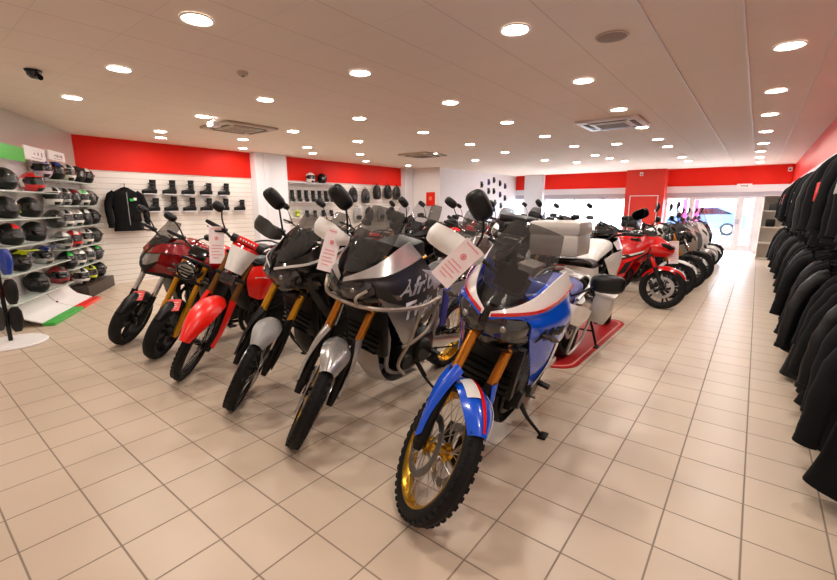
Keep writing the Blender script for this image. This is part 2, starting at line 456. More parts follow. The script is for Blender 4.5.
def tail_bits(S, root, x, z, plate=True):
    tl = MB().box((x-.01, 0, z), (.04, .11, .05), None, .012); tl.build('tail_light', TAILR, root)
    ph = MB(); ph.skin([[(x-.02, -.05, z-.03), (x-.07, -.06, z-.16), (x-.11, -.07, z-.30)], [(x-.02, .05, z-.03), (x-.07, .06, z-.16), (x-.11, .07, z-.30)]], .006, 8, 3)
    o = ph.build('plate_holder', BLK, root)
    for sd in (-1, 1):
        i_ = MB().tube([(x-.05, sd*.05, z-.10), (x-.06, sd*.12, z-.10)], .008, 6); i_.loft([sring(0, 0, .022, .016, 2, 10)], False) if 0 else None
        i_.lathe([(0, sd*.12), (.02, sd*.125), (.022, sd*.16), (.012, sd*.19), (0, sd*.195)], 12, (x-.06, 0, z-.10))
        i_.build('indicator', SMOKE, root)
def front_indicators(root, x, y, z, T=None):
    for sd in (-1, 1):
        i_ = MB().lathe([(0, sd*(y)), (.008, sd*(y)), (.012, sd*(y+.03)), (.018, sd*(y+.05)), (0, sd*(y+.085))], 12, (x, 0, z), 'y', T); i_.build('indicator', SMOKE, root)
# ------------------------------------------------------------------ bodies
def body_adv(S, root, T, fp, B):
    c1, c2, c3 = S['c1'], S['c2'], S['c3']      # main, accent, stripe
    lod = S['lod']; big = S.get('big', 0)        # bigger tank and wider flanks
    # nose cowl and headlights
    nose = MB()
    def rl(y, dx, s=1): return [(-.235+dx, y*.75, .86), (-.17+dx, y, .93), (-.15+dx, y, .985), (-.18+dx, y*.95, 1.05), (-.26+dx, y*.85, 1.13)]
    nose.skin([rl(-.185, -.13), rl(-.14, -.055), rl(-.07, -.012), rl(0, 0.01), rl(.07, -.012), rl(.14, -.055), rl(.185, -.13)], -.006, 14, 24)
    nose.build('nose_cowl', BLKG, root)
    for sd in (1, -1):
        l = MB().skin([[(-.150, .022, .955), (-.158, .075, .945), (-.20, .145, .955), (-.275, .188, .995)],
                       [(-.139, .022, 1.0), (-.146, .08, .995), (-.185, .15, 1.005), (-.265, .192, 1.035)],
                       [(-.160, .022, 1.04), (-.165, .085, 1.045), (-.205, .15, 1.055), (-.275, .188, 1.06)]], -.008*sd, 12, 8, my=sd)
        lo = l.build('headlight', LENS, root)
        MB().lathe([(0, .004), (.012, .005), (.017, .0), (.018, -.004), (0, -.004)], 20, (0, 0, 0), 'z', Mx.Translation(V((-.149, sd*.10, .998))) @ Mx.Rotation(rad(90), 4, 'Y') @ Mx.Rotation(rad(-sd*25), 4, 'X')).build('reflector', LED, lo)
    MB().skin([[(-.255, -.12, .87), (-.245, 0, .84), (-.255, .12, .87)], [(-.36, -.12, .80), (-.36, 0, .77), (-.36, .12, .80)]], .006, 10, 6).build('beak', BLK, root)
    g = .02*big
    # upper fairing band along the screen
    R0 = [(-.155, .018, 1.055), (-.205, .10, 1.105), (-.30, .155, 1.165), (-.41, .185, 1.245), (-.50, .20, 1.29)]
    R1 = [(-.145, .02, 1.03), (-.19, .125, 1.07), (-.30, .20+g, 1.10), (-.45, .235+g, 1.155), (-.58, .235+g, 1.20)]
    skin2('upper_fairing', [R0, R1], c2, root, .006)
    if S.get('stripe', 1):
        off = lambda P, t: [(p[0]+.004, p[1]+.006, p[2]+t) for p in P]
        skin2('fairing_stripe', [off(R1, .024), off(R1, .006)], c3, root, .003)
        skin2('fairing_edge', [off(R1, .004), off(R1, -.008)], S.get('c4', c1), root, .003)
    # flank
    F0 = R1
    F1 = [(-.215, .175, 1.06), (-.31, .222+g, 1.04), (-.45, .265+g, 1.05), (-.62, .275+g, 1.05), (-.84, .21+g, 1.00)]
    F2 = [(-.27, .195, .965), (-.35, .222+g, .93), (-.48, .262+g, .90), (-.66, .268+g, .89), (-.86, .22+g, .87)]
    fl = skin2('side_fairing', [F0, F1, F2], c1, root, .007, 16, 10)
    # lower shroud
    L0 = [(-.285, .19, .955), (-.365, .20+g, .84), (-.47, .21+g, .70), (-.585, .20+g, .56)]
    L1 = [(-.47, .245+g, .93), (-.51, .25+g, .82), (-.56, .245+g, .71), (-.60, .22+g, .57)]
    L2 = [(-.66, .255+g, .90), (-.645, .258+g, .80), (-.63, .25+g, .70), (-.615, .225+g, .58)]
    skin2('radiator_shroud', [L0, L1, L2], S.get('shroud', c1), root, -.006, 12, 10)
    if S.get('stripe', 1):
        skin2('shroud_stripe', [[(x+.075, y+.008, z) for x, y, z in L2], [(x+.03, y+.008, z) for x, y, z in L2]], c2, root, -.003)
        skin2('shroud_pinstripe', [[(x+.028, y+.008, z) for x, y, z in L2], [(x+.012, y+.007, z) for x, y, z in L2]], c3, root, -.003)
    rd = MB().box((-.44, 0, .66), (.05, .34, .36), rotm('Y', 12), .01)
    for i in range(9): rd.box((-.413-.005*(i-4)*1.6, 0, .53+.034*i), (.02, .30, .006), None)
    rd.build('radiator', DKM, root)
    if S.get('swoosh'):
        skin2('flank_graphic', [[(-.36, .232, 1.03), (-.50, .276, 1.0), (-.66, .283, .985), (-.80, .24, .985)], [(-.38, .236, 1.0), (-.50, .277, .95), (-.62, .282, .92), (-.72, .262, .95)]], S['swoosh'], root, .004)
        skin2('flank_graphic', [[(-.42, .25, .93), (-.52, .272, .915), (-.62, .275, .90)], [(-.43, .25, .905), (-.54, .270, .86), (-.58, .268, .80)]], S['swoosh'], root, .004)
    if S.get('logo'):
        txt, tm = S['logo']
        tx = S.get('logox', -.56)
        M = Mx.Translation(V((tx, .3, S.get('logoz', .94)))) @ Mx(((-1, 0, 0, 0), (0, 0, 1, 0), (0, 1, 0, 0), (0, 0, 0, 1))) @ Mx.Rotation(rad(S.get('logorot', 8)), 4, 'Z')
        pm = MB(); pm.v = fl[0][1].v+[]; pm.f = fl[0][1].f+[]
        t = text_mb(txt, S.get('logosize', .115), M, .001, .35, .004, pm, .004); t.build('lettering', tm, root)
    # screen
    w0, zt = S.get('scrw', .165), S.get('scrz', 1.47)
    sc_r = []
    for q in (-1, -.6, 0, .6, 1):
        b = q*q
        sc_r.append([(-.185-.11*b, q*w0*.62, 1.085+.03*b), (-.275-.09*b, q*w0*.95, 1.20+.02*b), (-.37-.07*b, q*w0*.98, zt-.13), (-.445-.06*b, q*w0*.80, zt-.02*b)])
    MB().skin(sc_r, .004, 14, 14).build('windscreen', S.get('screen', SCRN), root)
    MB().box((-.34, 0, 1.19), (.03, .15, .12), rotm('Y', -28), .01).build('instrument_cluster', BLK, root)
    # tank, seat, tail
    loft_seat('tank', [(-.46, 1.03, .10, .08), (-.56, 1.03, .17+g, .10), (-.70, 1.02, .19+g, .12+g*.5), (-.84, .98, .165, .10), (-.95, .93, .11, .06)], S.get('tankc', c1), root)
    so, _ = loft_seat('seat', [(-.86, .955, .10, .03), (-.98, .915, .135, .05), (-1.16, .895, .16, .05), (-1.27, .925, .15, .05), (-1.36, .945, .155, .055), (-1.60, .955, .14, .05), (-1.70, .96, .11, .03)], S.get('seatc', BLK), root)
    skin2('tail_panel', [[(-1.05, .14, .87), (-1.3, .15, .89), (-1.6, .13, .915), (-1.80, .08, .94)], [(-1.02, .15, .74), (-1.3, .15, .79), (-1.6, .13, .86), (-1.82, .075, .92)]], S.get('tailc', c1), root, .006)
    rk = MB()
    for sd in (-1, 1): rk.tube([(-1.35, sd*.17, .93), (-1.62, sd*.17, .985), (-1.86, sd*.12, 1.0), (-1.88, 0, 1.0)], .012, 8, True, 14)
    rk.box((-1.78, 0, .995), (.18, .16, .014), None, .005); rk.build('luggage_rack', S.get('rackc', BLK), root)
    tail_bits(S, root, -1.86, .93)
    MB().skin([[(-1.74, -.06, .89), (-1.86, -.07, .80), (-1.95, -.07, .66)], [(-1.74, .06, .89), (-1.86, .07, .80), (-1.95, .07, .66)]], .005, 8, 3).build('rear_mudguard', BLK, root)
    front_indicators(root, -.33, .235+g, .985)
    MB().skin([[(-.46, -.10, .50), (-.52, -.12, .32), (-.66, -.13, .22), (-.95, -.13, .215)], [(-.44, 0, .50), (-.50, 0, .29), (-.66, 0, .19), (-.95, 0, .19)], [(-.46, .10, .50), (-.52, .12, .32), (-.66, .13, .22), (-.95, .13, .215)]], -.005, 14, 8).build('skid_plate', S.get('skid', BLK), root)
    # front fender: short beak over the tyre plus leg guards
    fc = S['fendc']; hi = S.get('fendlift', .03); R = S['Rf']
    fm = arc_fender(R, S.get('fa0', 60), 128, [.045, .085, .088, .075], hi, 16, (0, 0, R), T, .005, lambda t: .0, 8, .05)
    fo = fm.build('fender', fc, root)
    if S.get('fendstripe'):
        a_, b_ = S['fendstripe']
        def strip(q0, q1, m, nm, dr, t0=.03):
            mb = MB(); rails = []
            for q in (q0, (q0+q1)/2, q1):
                rl_ = []
                for i in range(13):
                    t = t0+(.80-t0)*i/12; an = rad(S.get('fa0', 60)+(128-S.get('fa0', 60))*t); hw = crom([(w, 0, 0) for w in [.045, .085, .088, .075]], t).x
                    r = R+hi+dr-.05*abs(q)**2.5; rl_.append((r*cos(an), hw*q, R+r*sin(an)))
                rails.append(rl_)
            mb.skin(rails, -.002, 12, 3, T); mb.build(nm, m, fo)
        strip(-.80, -.12, a_, 'white_stripe', .0085, .42); strip(-.16, .06, b_, 'red_stripe', .0095)
        strip(.86, .96, a_, 'white_pinstripe', .0085)
    for sd in (1, -1):
        g0 = [fp(s, sd*yy, f) for s, yy, f in ((.40, .085, .055), (.30, .115, .055), (.16, .135, .045), (.045, .13, .035))]
        g1 = [fp(s, sd*yy, f) for s, yy, f in ((.42, .12, .03), (.31, .145, .03), (.16, .152, .02), (.02, .145, .015))]
        g2 = [fp(s, sd*yy, f) for s, yy, f in ((.40, .13, -.03), (.30, .145, -.045), (.16, .145, -.03), (.03, .135, -.015))]
        MB().skin([g0, g1, g2], .005*sd, 12, 8, T).build('fork_guard', S.get('guardc', fc), fo)
    if S.get('crashbar'):
        cb = MB()
        for sd in (1, -1):
            cb.tube([(-.17, 0, .90), (-.20, sd*.15, .90), (-.32, sd*.275, .90), (-.58, sd*.315, .885), (-.80, sd*.30, .90), (-.86, sd*.27, .87)], .0135, 10, True, 26)
            cb.tube([(-.86, sd*.27, .87), (-.80, sd*.27, .68), (-.66, sd*.26, .60), (-.56, sd*.23, .56)], .0125, 10, True, 14)
            cb.tube([(-.60, sd*.315, .885), (-.60, sd*.26, .62), (-.60, sd*.19, .40), (-.72, sd*.17, .27)], .0125, 10, True, 16)
            cb.tube([(-.18, sd*.12, .905), (-.155, sd*.13, .96), (-.20, sd*.17, 1.01)], .010, 8, True, 8)
        cb.build('crash_bar', S['crashbar'], root)
    if S.get('topcase'):
        tc = S['topcase']; x0 = -1.86
        k = MB(); k.box((x0, 0, 1.10), (.36, .44, .17), None, .035); k.box((x0, 0, 1.015), (.30, .40, .03), None, .01)
        t = k.build('top_case', tc, root)
        MB().box((x0, 0, 1.255), (.38, .46, .135), None, .045).build('case_lid', tc, t)
        MB().box((x0, 0, 1.185), (.365, .445, .010), None, .003).build('case_seam', BLK, t)
        k = MB()
        for yy in (-.14, .02, .14): k.box((x0+.195, yy, 1.13), (.025, .055, .15), None, .008)
        k.build('case_latch', BLK, t)
    if S.get('pannier'):
        for sd in (1, -1):
            q = MB().box((-1.70, sd*.30, .86), (.28, .13, .22), None, .03); po = q.build('pannier', S['pannier'], root)
            MB().box((-1.70, sd*.30, .975), (.29, .14, .03), None, .012).build('pannier_lid', S.get('pannierlid', S['pannier']), po)
            r_ = MB(); r_.tube([(-1.24, sd*.17, .86), (-1.30, sd*.235, .83), (-1.85, sd*.235, .83), (-1.86, sd*.18, .95)], .011, 8, True, 16)
            r_.tube([(-1.34, sd*.235, .83), (-1.36, sd*.235, .52), (-1.80, sd*.235, .50), (-1.84, sd*.235, .83)], .010, 8, True, 16)
            r_.build('pannier_rack', S.get('rackp', BLK), root)
    if S.get('strap'):
        s_ = MB().box((-.93, .285, .80), (.07, .02, .30), rotm('Y', 6), .008); s_.build('strap', S['strap'], root)
    if S.get('tankbag'):
        tb = MB().box((-.68, 0, 1.18), (.26, .26, .14), rotm('Y', 8), .05).build('tank_bag', BLK, root)
        MB().tube([(-.55, -.14, 1.13), (-.54, 0, 1.135), (-.55, .14, 1.13), (-.68, .142, 1.135), (-.81, .135, 1.15)], .008, 6, True, 16).build('piping', YGOLD, tb)
def body_enduro(S, root, T, fp, B):
    c1 = S['c1']; R = S['Rf']
    # long high front fender
    f = arc_fender(R, 36, 124, [.04, .085, .098, .09, .065], .105, 18, (0, 0, R), T, .005, lambda t: .03*(1-t)-.02*t, 8, .05)
    fo = f.build('fender', c1, root)
    for sd in (1, -1):
        g0 = [fp(s, sd*yy, ff) for s, yy, ff in ((.44, .09, .05), (.30, .11, .055), (.14, .125, .05), (.02, .115, .04))]
        g1 = [fp(s, sd*yy, ff) for s, yy, ff in ((.44, .125, .03), (.30, .142, .03), (.14, .15, .02), (.0, .14, .015))]
        g2 = [fp(s, sd*yy, ff) for s, yy, ff in ((.44, .13, -.03), (.30, .14, -.04), (.14, .145, -.03), (.02, .13, -.02))]
        MB().skin([g0, g1, g2], .005*sd, 12, 8, T).build('fork_guard', S.get('guardc', c1), fo)
    # number plate and headlight
    z0 = S['legtop']
    def plate(s0, s1, w0, w1, f0, f1):
        rr = []
        for q in (-1, -.5, 0, .5, 1):
            rr.append([fp(s0+(s1-s0)*t, q*(w0+(w1-w0)*t), f0+(f1-f0)*t-.07*q*q) for t in (0, .35, .7, 1)])
        return rr
    sh = MB().skin(plate(z0-.15, z0+.06, .07, .112, .115, .10), .006, 10, 12, T).build('front_plate', WHT, root)
    MB().skin([[fp(z0+.057, q*.112, .102-.07*q*q) for q in (-1, -.5, 0, .5, 1)], [fp(z0+.085, q*.118, .088-.07*q*q) for q in (-1, -.5, 0, .5, 1)]], .006, 12, 3, T).build('plate_edge', RED, sh)
    MB().skin([[fp(z0-.06, q*.092, .116-.066*q*q) for q in (-1, -.5, 0, .5, 1)], [fp(z0-.045, q*.094, .116-.066*q*q) for q in (-1, -.5, 0, .5, 1)]], .002, 12, 2, T).build('plate_stripe', WHT, sh)
    hl = MB().box(fp(z0-.215, 0, .10), (.06, .13, .10), rotm('Y', -15), .025, T); ho = hl.build('headlight', LENS, root)
    MB().box(fp(z0-.225, 0, .131), (.008, .05, .03), rotm('Y', -15), .003, T).build('reflector', DGRY, ho)
    pad = MB().tube([B+V((.02, -.14, .075)), B+V((.02, .14, .075))], .038, 14, T=T).build('handlebar_pad', BLK, root)
    pr = MB().tube([B+V((.02, -.085, .077)), B+V((.02, .085, .077))], .0388, 14, T=T).build('pad_band', RED, pad)
    for i in range(6):
        MB().box(B+V((.052, -.06+.024*i, .1)), (.012, .012, .022), rotm('Y', 30), .002, T).build('pad_mark', WHT, pad)
    # shrouds, tank, seat, tail
    skin2('tank_shroud', [[(-.42, .13, .98), (-.52, .17, .99), (-.66, .165, .97), (-.84, .13, .93)], [(-.36, .15, .87), (-.50, .205, .86), (-.66, .18, .86), (-.86, .13, .86)], [(-.40, .13, .72), (-.48, .17, .68), (-.58, .165, .70), (-.70, .14, .78)]], c1, root, .006)
    skin2('shroud_graphic', [[(-.42, .18, .90), (-.52, .208, .90), (-.64, .192, .89)], [(-.43, .165, .76), (-.50, .185, .73), (-.58, .175, .75)]], WHT, root, .003)
    loft_seat('tank', [(-.44, .95, .07, .06), (-.56, .95, .12, .08), (-.70, .93, .13, .09), (-.84, .90, .10, .06)], BLK, root)
    loft_seat('seat', [(-.74, .935, .07, .03), (-.92, .895, .10, .05), (-1.15, .89, .12, .055), (-1.45, .93, .10, .04), (-1.58, .96, .07, .02)], S.get('seatc', BLK), root)
    skin2('side_panel', [[(-.92, .115, .86), (-1.15, .14, .85), (-1.40, .12, .89), (-1.60, .07, .94)], [(-.94, .13, .68), (-1.15, .15, .74), (-1.36, .12, .83), (-1.60, .06, .92)]], S.get('sidec', c1), root, .006)
    MB().skin([[(-1.42, -.09, .93), (-1.62, -.085, .945), (-1.84, -.06, .90)], [(-1.42, 0, .95), (-1.62, 0, .965), (-1.86, 0, .915)], [(-1.42, .09, .93), (-1.62, .085, .945), (-1.84, .06, .90)]], -.005, 12, 8).build('rear_fender', c1, root)
    tail_bits(S, root, -1.76, .90)
    MB().box((-.40, 0, .68), (.04, .26, .26), rotm('Y', 14), .01).build('radiator', DKM, root)
def body_naked(S, root, T, fp, B):
    c1 = S['c1']; R = S['Rf']; z0 = S['legtop']
    fo = arc_fender(R, 48, 150, [.045, .065, .068, .05], .02, 14, (0, 0, R), T, .004).build('fender', S.get('fendc', BLK), root)
    hl = MB()
    H = T @ Mx.Translation(fp(z0-.10, 0, .13)) @ Mx.Rotation(rad(8), 4, 'Y')
    hl.lathe([(0, -.09), (.05, -.085), (.082, -.05), (.092, 0), (.092, .025), (.084, .032), (.08, .025)], 32, (0, 0, 0), 'x', H)
    ho = hl.build('headlight', BLKG, root)
    MB().lathe([(0, .030), (.05, .028), (.079, .022)], 28, (0, 0, 0), 'x', H).build('headlight_lens', S.get('lensc', MIRG), ho)
    k = MB().box((.033, 0, .0), (.008, .155, .010), None, .003, H); k.box((.034, 0, .035), (.008, .1, .008), None, .003, H); k.box((.034, 0, -.035), (.008, .1, .008), None, .003, H)
    k.build('light_bar', DKM, ho)
    for sd in (-1, 1):
        MB().box(fp(z0-.10, sd*.105, .06), (.10, .012, .05), None, .004, T).build('headlight_bracket', BLK, ho)
    front_indicators(root, fp(z0-.16, 0, .05).x, .12, fp(z0-.16, 0, .05).z, T)
    loft_seat('tank', [(-.44, .90, .08, .06), (-.52, .93, .145, .10), (-.66, .935, .165, .12), (-.80, .89, .13, .09), (-.90, .84, .09, .04)], c1, root)
    if S.get('tankstripe'):
        skin2('tank_panel', [[(-.50, .15, .95), (-.62, .172, .98), (-.76, .15, .95)], [(-.50, .155, .90), (-.62, .176, .90), (-.76, .15, .88)]], S['tankstripe'], root, .004)
    skin2('radiator_shroud', [[(-.36, .14, .86), (-.46, .175, .86), (-.60, .17, .84)], [(-.36, .16, .74), (-.46, .185, .70), (-.56, .17, .70)], [(-.42, .13, .56), (-.48, .15, .54), (-.54, .14, .58)]], S.get('shroudc', BLK), root, .006)
    MB().box((-.42, 0, .62), (.045, .30, .28), rotm('Y', 14), .01).build('radiator', DKM, root)
    loft_seat('seat', [(-.82, .85, .09, .03), (-.98, .815, .13, .045), (-1.15, .83, .13, .05), (-1.24, .88, .115, .045), (-1.45, .92, .09, .03), (-1.53, .93, .06, .015)], S.get('seatc', BLK), root)
    skin2('tail_panel', [[(-.95, .11, .80), (-1.2, .125, .82), (-1.45, .09, .89), (-1.60, .05, .93)], [(-.95, .12, .70), (-1.2, .12, .76), (-1.45, .085, .85), (-1.60, .045, .90)]], S.get('tailc', c1), root, .006)
    tail_bits(S, root, -1.56, .89)
    MB().skin([[(-.42, -.10, .36), (-.52, -.12, .24), (-.72, -.12, .20)], [(-.40, 0, .36), (-.52, 0, .20), (-.72, 0, .17)], [(-.42, .10, .36), (-.52, .12, .24), (-.72, .12, .20)]], -.005, 10, 8).build('belly_pan', S.get('bellyc', BLK), root)
    if S.get('flyscreen'):
        MB().skin([[fp(z0-.02, q*.11, .15-.05*q*q) for q in (-1, -.5, 0, .5, 1)], [fp(z0+.18, q*.10, .06-.04*q*q) for q in (-1, -.5, 0, .5, 1)]], .004, 12, 8, T).build('fly_screen', SCRN, root)
def body_cross(S, root, T, fp, B):
    c1, c2 = S['c1'], S['c2']; R = S['Rf']; g = 0
    fo = arc_fender(R, 40, 150, [.045, .07, .072, .05], .02, 14, (0, 0, R), T, .004).build('fender', S.get('fendc', BLK), root)
    def rl(y, dx): return [(-.16+dx, y*.45, .78), (-.13+dx, y*.8, .86), (-.16+dx, y, .94), (-.24+dx, y*.95, 1.04), (-.32+dx, y*.8, 1.10)]
    MB().skin([rl(-.2, -.16), rl(-.15, -.07), rl(-.07, -.015), rl(0, .01), rl(.07, -.015), rl(.15, -.07), rl(.2, -.16)], -.006, 14, 24).build('nose_cowl', S.get('nosec', BLK), root)
    for sd in (1, -1):
        l = MB().skin([[(-.135, .015, .875), (-.155, .08, .875), (-.235, .165, .93)], [(-.150, .015, .925), (-.165, .09, .925), (-.24, .172, .96)], [(-.185, .015, .97), (-.195, .08, .985), (-.265, .165, 1.0)]], -.008*sd, 12, 8, my=sd)
        l.build('headlight', S.get('lightc', LED), root)
        MB().skin([[(-.185, .01, .985), (-.20, .09, 1.0), (-.27, .172, 1.01), (-.46, .22, .98), (-.62, .22, .98)], [(-.27, .01, 1.075), (-.28, .08, 1.085), (-.34, .15, 1.10), (-.48, .18, 1.08), (-.62, .17, 1.06)]], .006*sd, 14, 8, my=sd).build('upper_fairing', c1, root)
    fl = skin2('side_fairing', [[(-.25, .178, 1.0), (-.36, .215, .99), (-.52, .235, .97), (-.72, .21, .95), (-.88, .17, .90)], [(-.22, .16, .90), (-.36, .21, .86), (-.52, .24, .84), (-.68, .225, .84), (-.84, .18, .84)], [(-.17, .06, .80), (-.34, .16, .76), (-.46, .20, .70), (-.55, .205, .66), (-.62, .19, .64)]], c1, root, .007, 16, 10)
    skin2('lower_trim', [[(-.145, .03, .805), (-.28, .13, .78), (-.42, .19, .735), (-.56, .207, .67)], [(-.14, .03, .77), (-.28, .13, .735), (-.42, .18, .69), (-.56, .19, .62)]], c2, root, .006)
    w0, zt = .16, S.get('scrz', 1.32); sr = []
    for q in (-1, -.6, 0, .6, 1):
        b = q*q; sr.append([(-.23-.10*b, q*w0*.8, 1.06+.03*b), (-.32-.08*b, q*w0*.98, 1.17), (-.40-.06*b, q*w0*.95, zt-.08), (-.45-.05*b, q*w0*.75, zt-.02*b)])
    MB().skin(sr, .004, 12, 12).build('windscreen', SCRN, root)
    loft_seat('tank', [(-.46, .98, .10, .06), (-.58, 1.0, .165, .09), (-.72, .98, .17, .11), (-.86, .92, .13, .08), (-.95, .87, .10, .04)], S.get('tankc', c1), root)
    loft_seat('seat', [(-.84, .895, .09, .03), (-1.0, .85, .13, .045), (-1.18, .85, .145, .05), (-1.28, .90, .13, .05), (-1.55, .93, .115, .04), (-1.65, .94, .08, .02)], S.get('seatc', BLK), root)
    skin2('tail_panel', [[(-.95, .13, .83), (-1.2, .145, .84), (-1.5, .12, .89), (-1.75, .06, .93)], [(-.95, .14, .68), (-1.2, .14, .74), (-1.5, .11, .83), (-1.75, .055, .90)]], S.get('tailc', c1), root, .006)
    rk = MB()
    for sd in (-1, 1): rk.tube([(-1.35, sd*.15, .91), (-1.6, sd*.15, .97), (-1.76, sd*.1, .98), (-1.77, 0, .98)], .012, 8, True, 12)
    rk.build('grab_rail', BLK, root)
    tail_bits(S, root, -1.74, .91); front_indicators(root, -.34, .215, .90)
    MB().box((-.42, 0, .60), (.045, .30, .30), rotm('Y', 14), .01).build('radiator', DKM, root)
    if S.get('topcase'):
        k = MB().box((-1.75, 0, 1.12), (.36, .44, .20), None, .045); t = k.build('top_case', S['topcase'], root); MB().box((-1.75, 0, 1.26), (.38, .46, .12), None, .045).build('case_lid', S['topcase'], t)
def body_sport(S, root, T, fp, B):
    c1, c2, c3 = S['c1'], S['c2'], S['c3']; R = S['Rf']
    arc_fender(R, 30, 155, [.04, .068, .07, .05], .018, 16, (0, 0, R), T, .004, droop=.07).build('fender', S.get('fendc', c1), root)
    def rl(y, dx): return [(-.02+dx, y*.5, .74), (.06+dx, y*.85, .80), (.05+dx, y, .88), (-.06+dx, y*.95, .97), (-.16+dx, y*.8, 1.03)]
    MB().skin([rl(-.19, -.24), rl(-.14, -.10), rl(-.07, -.025), rl(0, .02), rl(.07, -.025), rl(.14, -.10), rl(.19, -.24)], -.006, 14, 24).build('nose_fairing', c1, root)
    for sd in (1, -1):
        MB().skin([[(.075, .015, .835), (.045, .07, .835), (-.04, .135, .86)], [(.078, .015, .875), (.05, .08, .88), (-.05, .145, .90)], [(.05, .015, .90), (.02, .08, .915), (-.07, .14, .925)]], -.008*sd, 10, 6, my=sd).build('headlight', LENS, root)
    sr = []
    for q in (-1, -.6, 0, .6, 1):
        b = q*q; sr.append([(-.10-.16*b, q*.14, .985+.02*b), (-.22-.10*b, q*.135, 1.08), (-.33-.06*b, q*.115, 1.13-.02*b)])
    MB().skin(sr, .004, 12, 12).build('windscreen', SCRN, root)
    fl = skin2('side_fairing', [[(-.15, .18, .97), (-.28, .20, 1.0), (-.42, .205, .99), (-.56, .20, .95)], [(-.17, .18, .88), (-.30, .225, .84), (-.46, .24, .80), (-.66, .235, .76)], [(-.22, .15, .78), (-.36, .22, .66), (-.52, .235, .58), (-.72, .22, .56)]], c1, root, .007, 16, 10)
    skin2('fairing_stripe', [[(-.24, .222, .80), (-.38, .238, .745), (-.54, .248, .70), (-.68, .24, .685)], [(-.25, .215, .775), (-.39, .237, .715), (-.55, .246, .665), (-.69, .238, .645)]], c2, root, .005)
    skin2('fairing_line', [[(-.25, .216, .772), (-.39, .24, .712), (-.55, .249, .662), (-.69, .24, .642)], [(-.26, .21, .752), (-.40, .238, .690), (-.56, .246, .637), (-.70, .237, .612)]], c3, root, .005)
    skin2('belly_fairing', [[(-.36, .215, .64), (-.52, .235, .575), (-.72, .22, .56)], [(-.46, .20, .44), (-.60, .215, .38), (-.80, .20, .36)], [(-.60, .12, .20), (-.74, .13, .17), (-.92, .12, .18)]], c1, root, .006)
    skin2('fairing_gill', [[(-.38, .23, .64), (-.47, .238, .60)], [(-.46, .226, .46), (-.56, .230, .42)]], BLK, root, .01, 6, 4)
    loft_seat('tank', [(-.44, .90, .09, .07), (-.54, .93, .155, .10), (-.68, .935, .165, .12), (-.82, .88, .12, .09), (-.92, .83, .08, .04)], S.get('tankc', c1), root)
    loft_seat('seat', [(-.86, .84, .08, .025), (-.98, .81, .125, .04), (-1.14, .82, .12, .04), (-1.22, .87, .10, .045), (-1.42, .96, .09, .03), (-1.50, .98, .05, .015)], S.get('seatc', BLK), root)
    skin2('tail_fairing', [[(-.96, .11, .79), (-1.2, .12, .84), (-1.45, .085, .95), (-1.62, .03, 1.0)], [(-.96, .12, .72), (-1.2, .12, .77), (-1.45, .08, .89), (-1.62, .03, .965)]], c1, root, .006)
    tail_bits(S, root, -1.58, .95)
def body_scooter(S, root, T, fp, B):
    c1, c2 = S['c1'], S['c2']; R = S['Rf']
    arc_fender(R, 20, 160, [.04, .075, .075, .05], .02, 16, (0, 0, R), T, .004, droop=.08).build('fender', c1, root)
    def rl(y, dx): return [(-.08+dx, y*.5, .42), (-.06+dx, y*.9, .62), (-.10+dx, y, .80), (-.20+dx, y*.9, .97), (-.27+dx, y*.7, 1.05)]
    MB().skin([rl(-.21, -.16), rl(-.15, -.06), rl(-.07, -.015), rl(0, .015), rl(.07, -.015), rl(.15, -.06), rl(.21, -.16)], -.006, 14, 24).build('front_shield', c1, root)
    for sd in (1, -1):
        MB().skin([[(-.075, .02, .72), (-.09, .08, .74), (-.17, .155, .82)], [(-.095, .02, .79), (-.11, .08, .82), (-.19, .16, .88)]], -.008*sd, 10, 6, my=sd).build('headlight', LED, root)
    sr = []
    for q in (-1, -.6, 0, .6, 1):
        b = q*q; sr.append([(-.18-.10*b, q*.17, 1.0), (-.28-.08*b, q*.19, 1.18), (-.36-.06*b, q*.15, S.get('scrz', 1.38)-.03*b)])
    MB().skin(sr, .004, 12, 12).build('windscreen', S.get('screen', CLRS), root)
    loft_seat('leg_shield', [(-.24, .72, .17, .30), (-.34, .66, .19, .28), (-.42, .60, .16, .20)], c2, root)
    loft_seat('floorboard', [(-.34, .34, .16, .08), (-.55, .31, .19, .07), (-.78, .34, .18, .09)], c2, root)
    loft_seat('rear_body', [(-.66, .52, .12, .16), (-.82, .56, .17, .18), (-1.1, .62, .19, .17), (-1.45, .70, .15, .12), (-1.66, .76, .08, .05)], c1, root)
    loft_seat('seat', [(-.66, .75, .09, .03), (-.85, .77, .15, .05), (-1.1, .78, .16, .05), (-1.2, .83, .155, .06), (-1.45, .86, .13, .05), (-1.58, .86, .08, .02)], S.get('seatc', BLK), root)
    tail_bits(S, root, -1.64, .76)
    if S.get('topcase'):
        k = MB().box((-1.66, 0, 1.0), (.36, .42, .18), None, .06); t = k.build('top_case', S['topcase'], root); MB().box((-1.66, 0, 1.13), (.38, .44, .12), None, .055).build('case_lid', S['topcase'], t)
BODY = dict(adv=body_adv, enduro=body_enduro, naked=body_naked, cross=body_cross, sport=body_sport, scooter=body_scooter)
# ------------------------------------------------------------------ camera
cam = bpy.data.cameras.new('camera'); co = bpy.data.objects.new('camera', cam); C.objects.link(co); sc.camera = co
cam.sensor_width = 36; cam.lens = 424/837*36; cam.clip_start = .02; cam.clip_end = 200
co.location = (0, 0, 1.45); co.rotation_mode = 'XYZ'; co.rotation_euler = (rad(90-11.25), 0, rad(38.2))
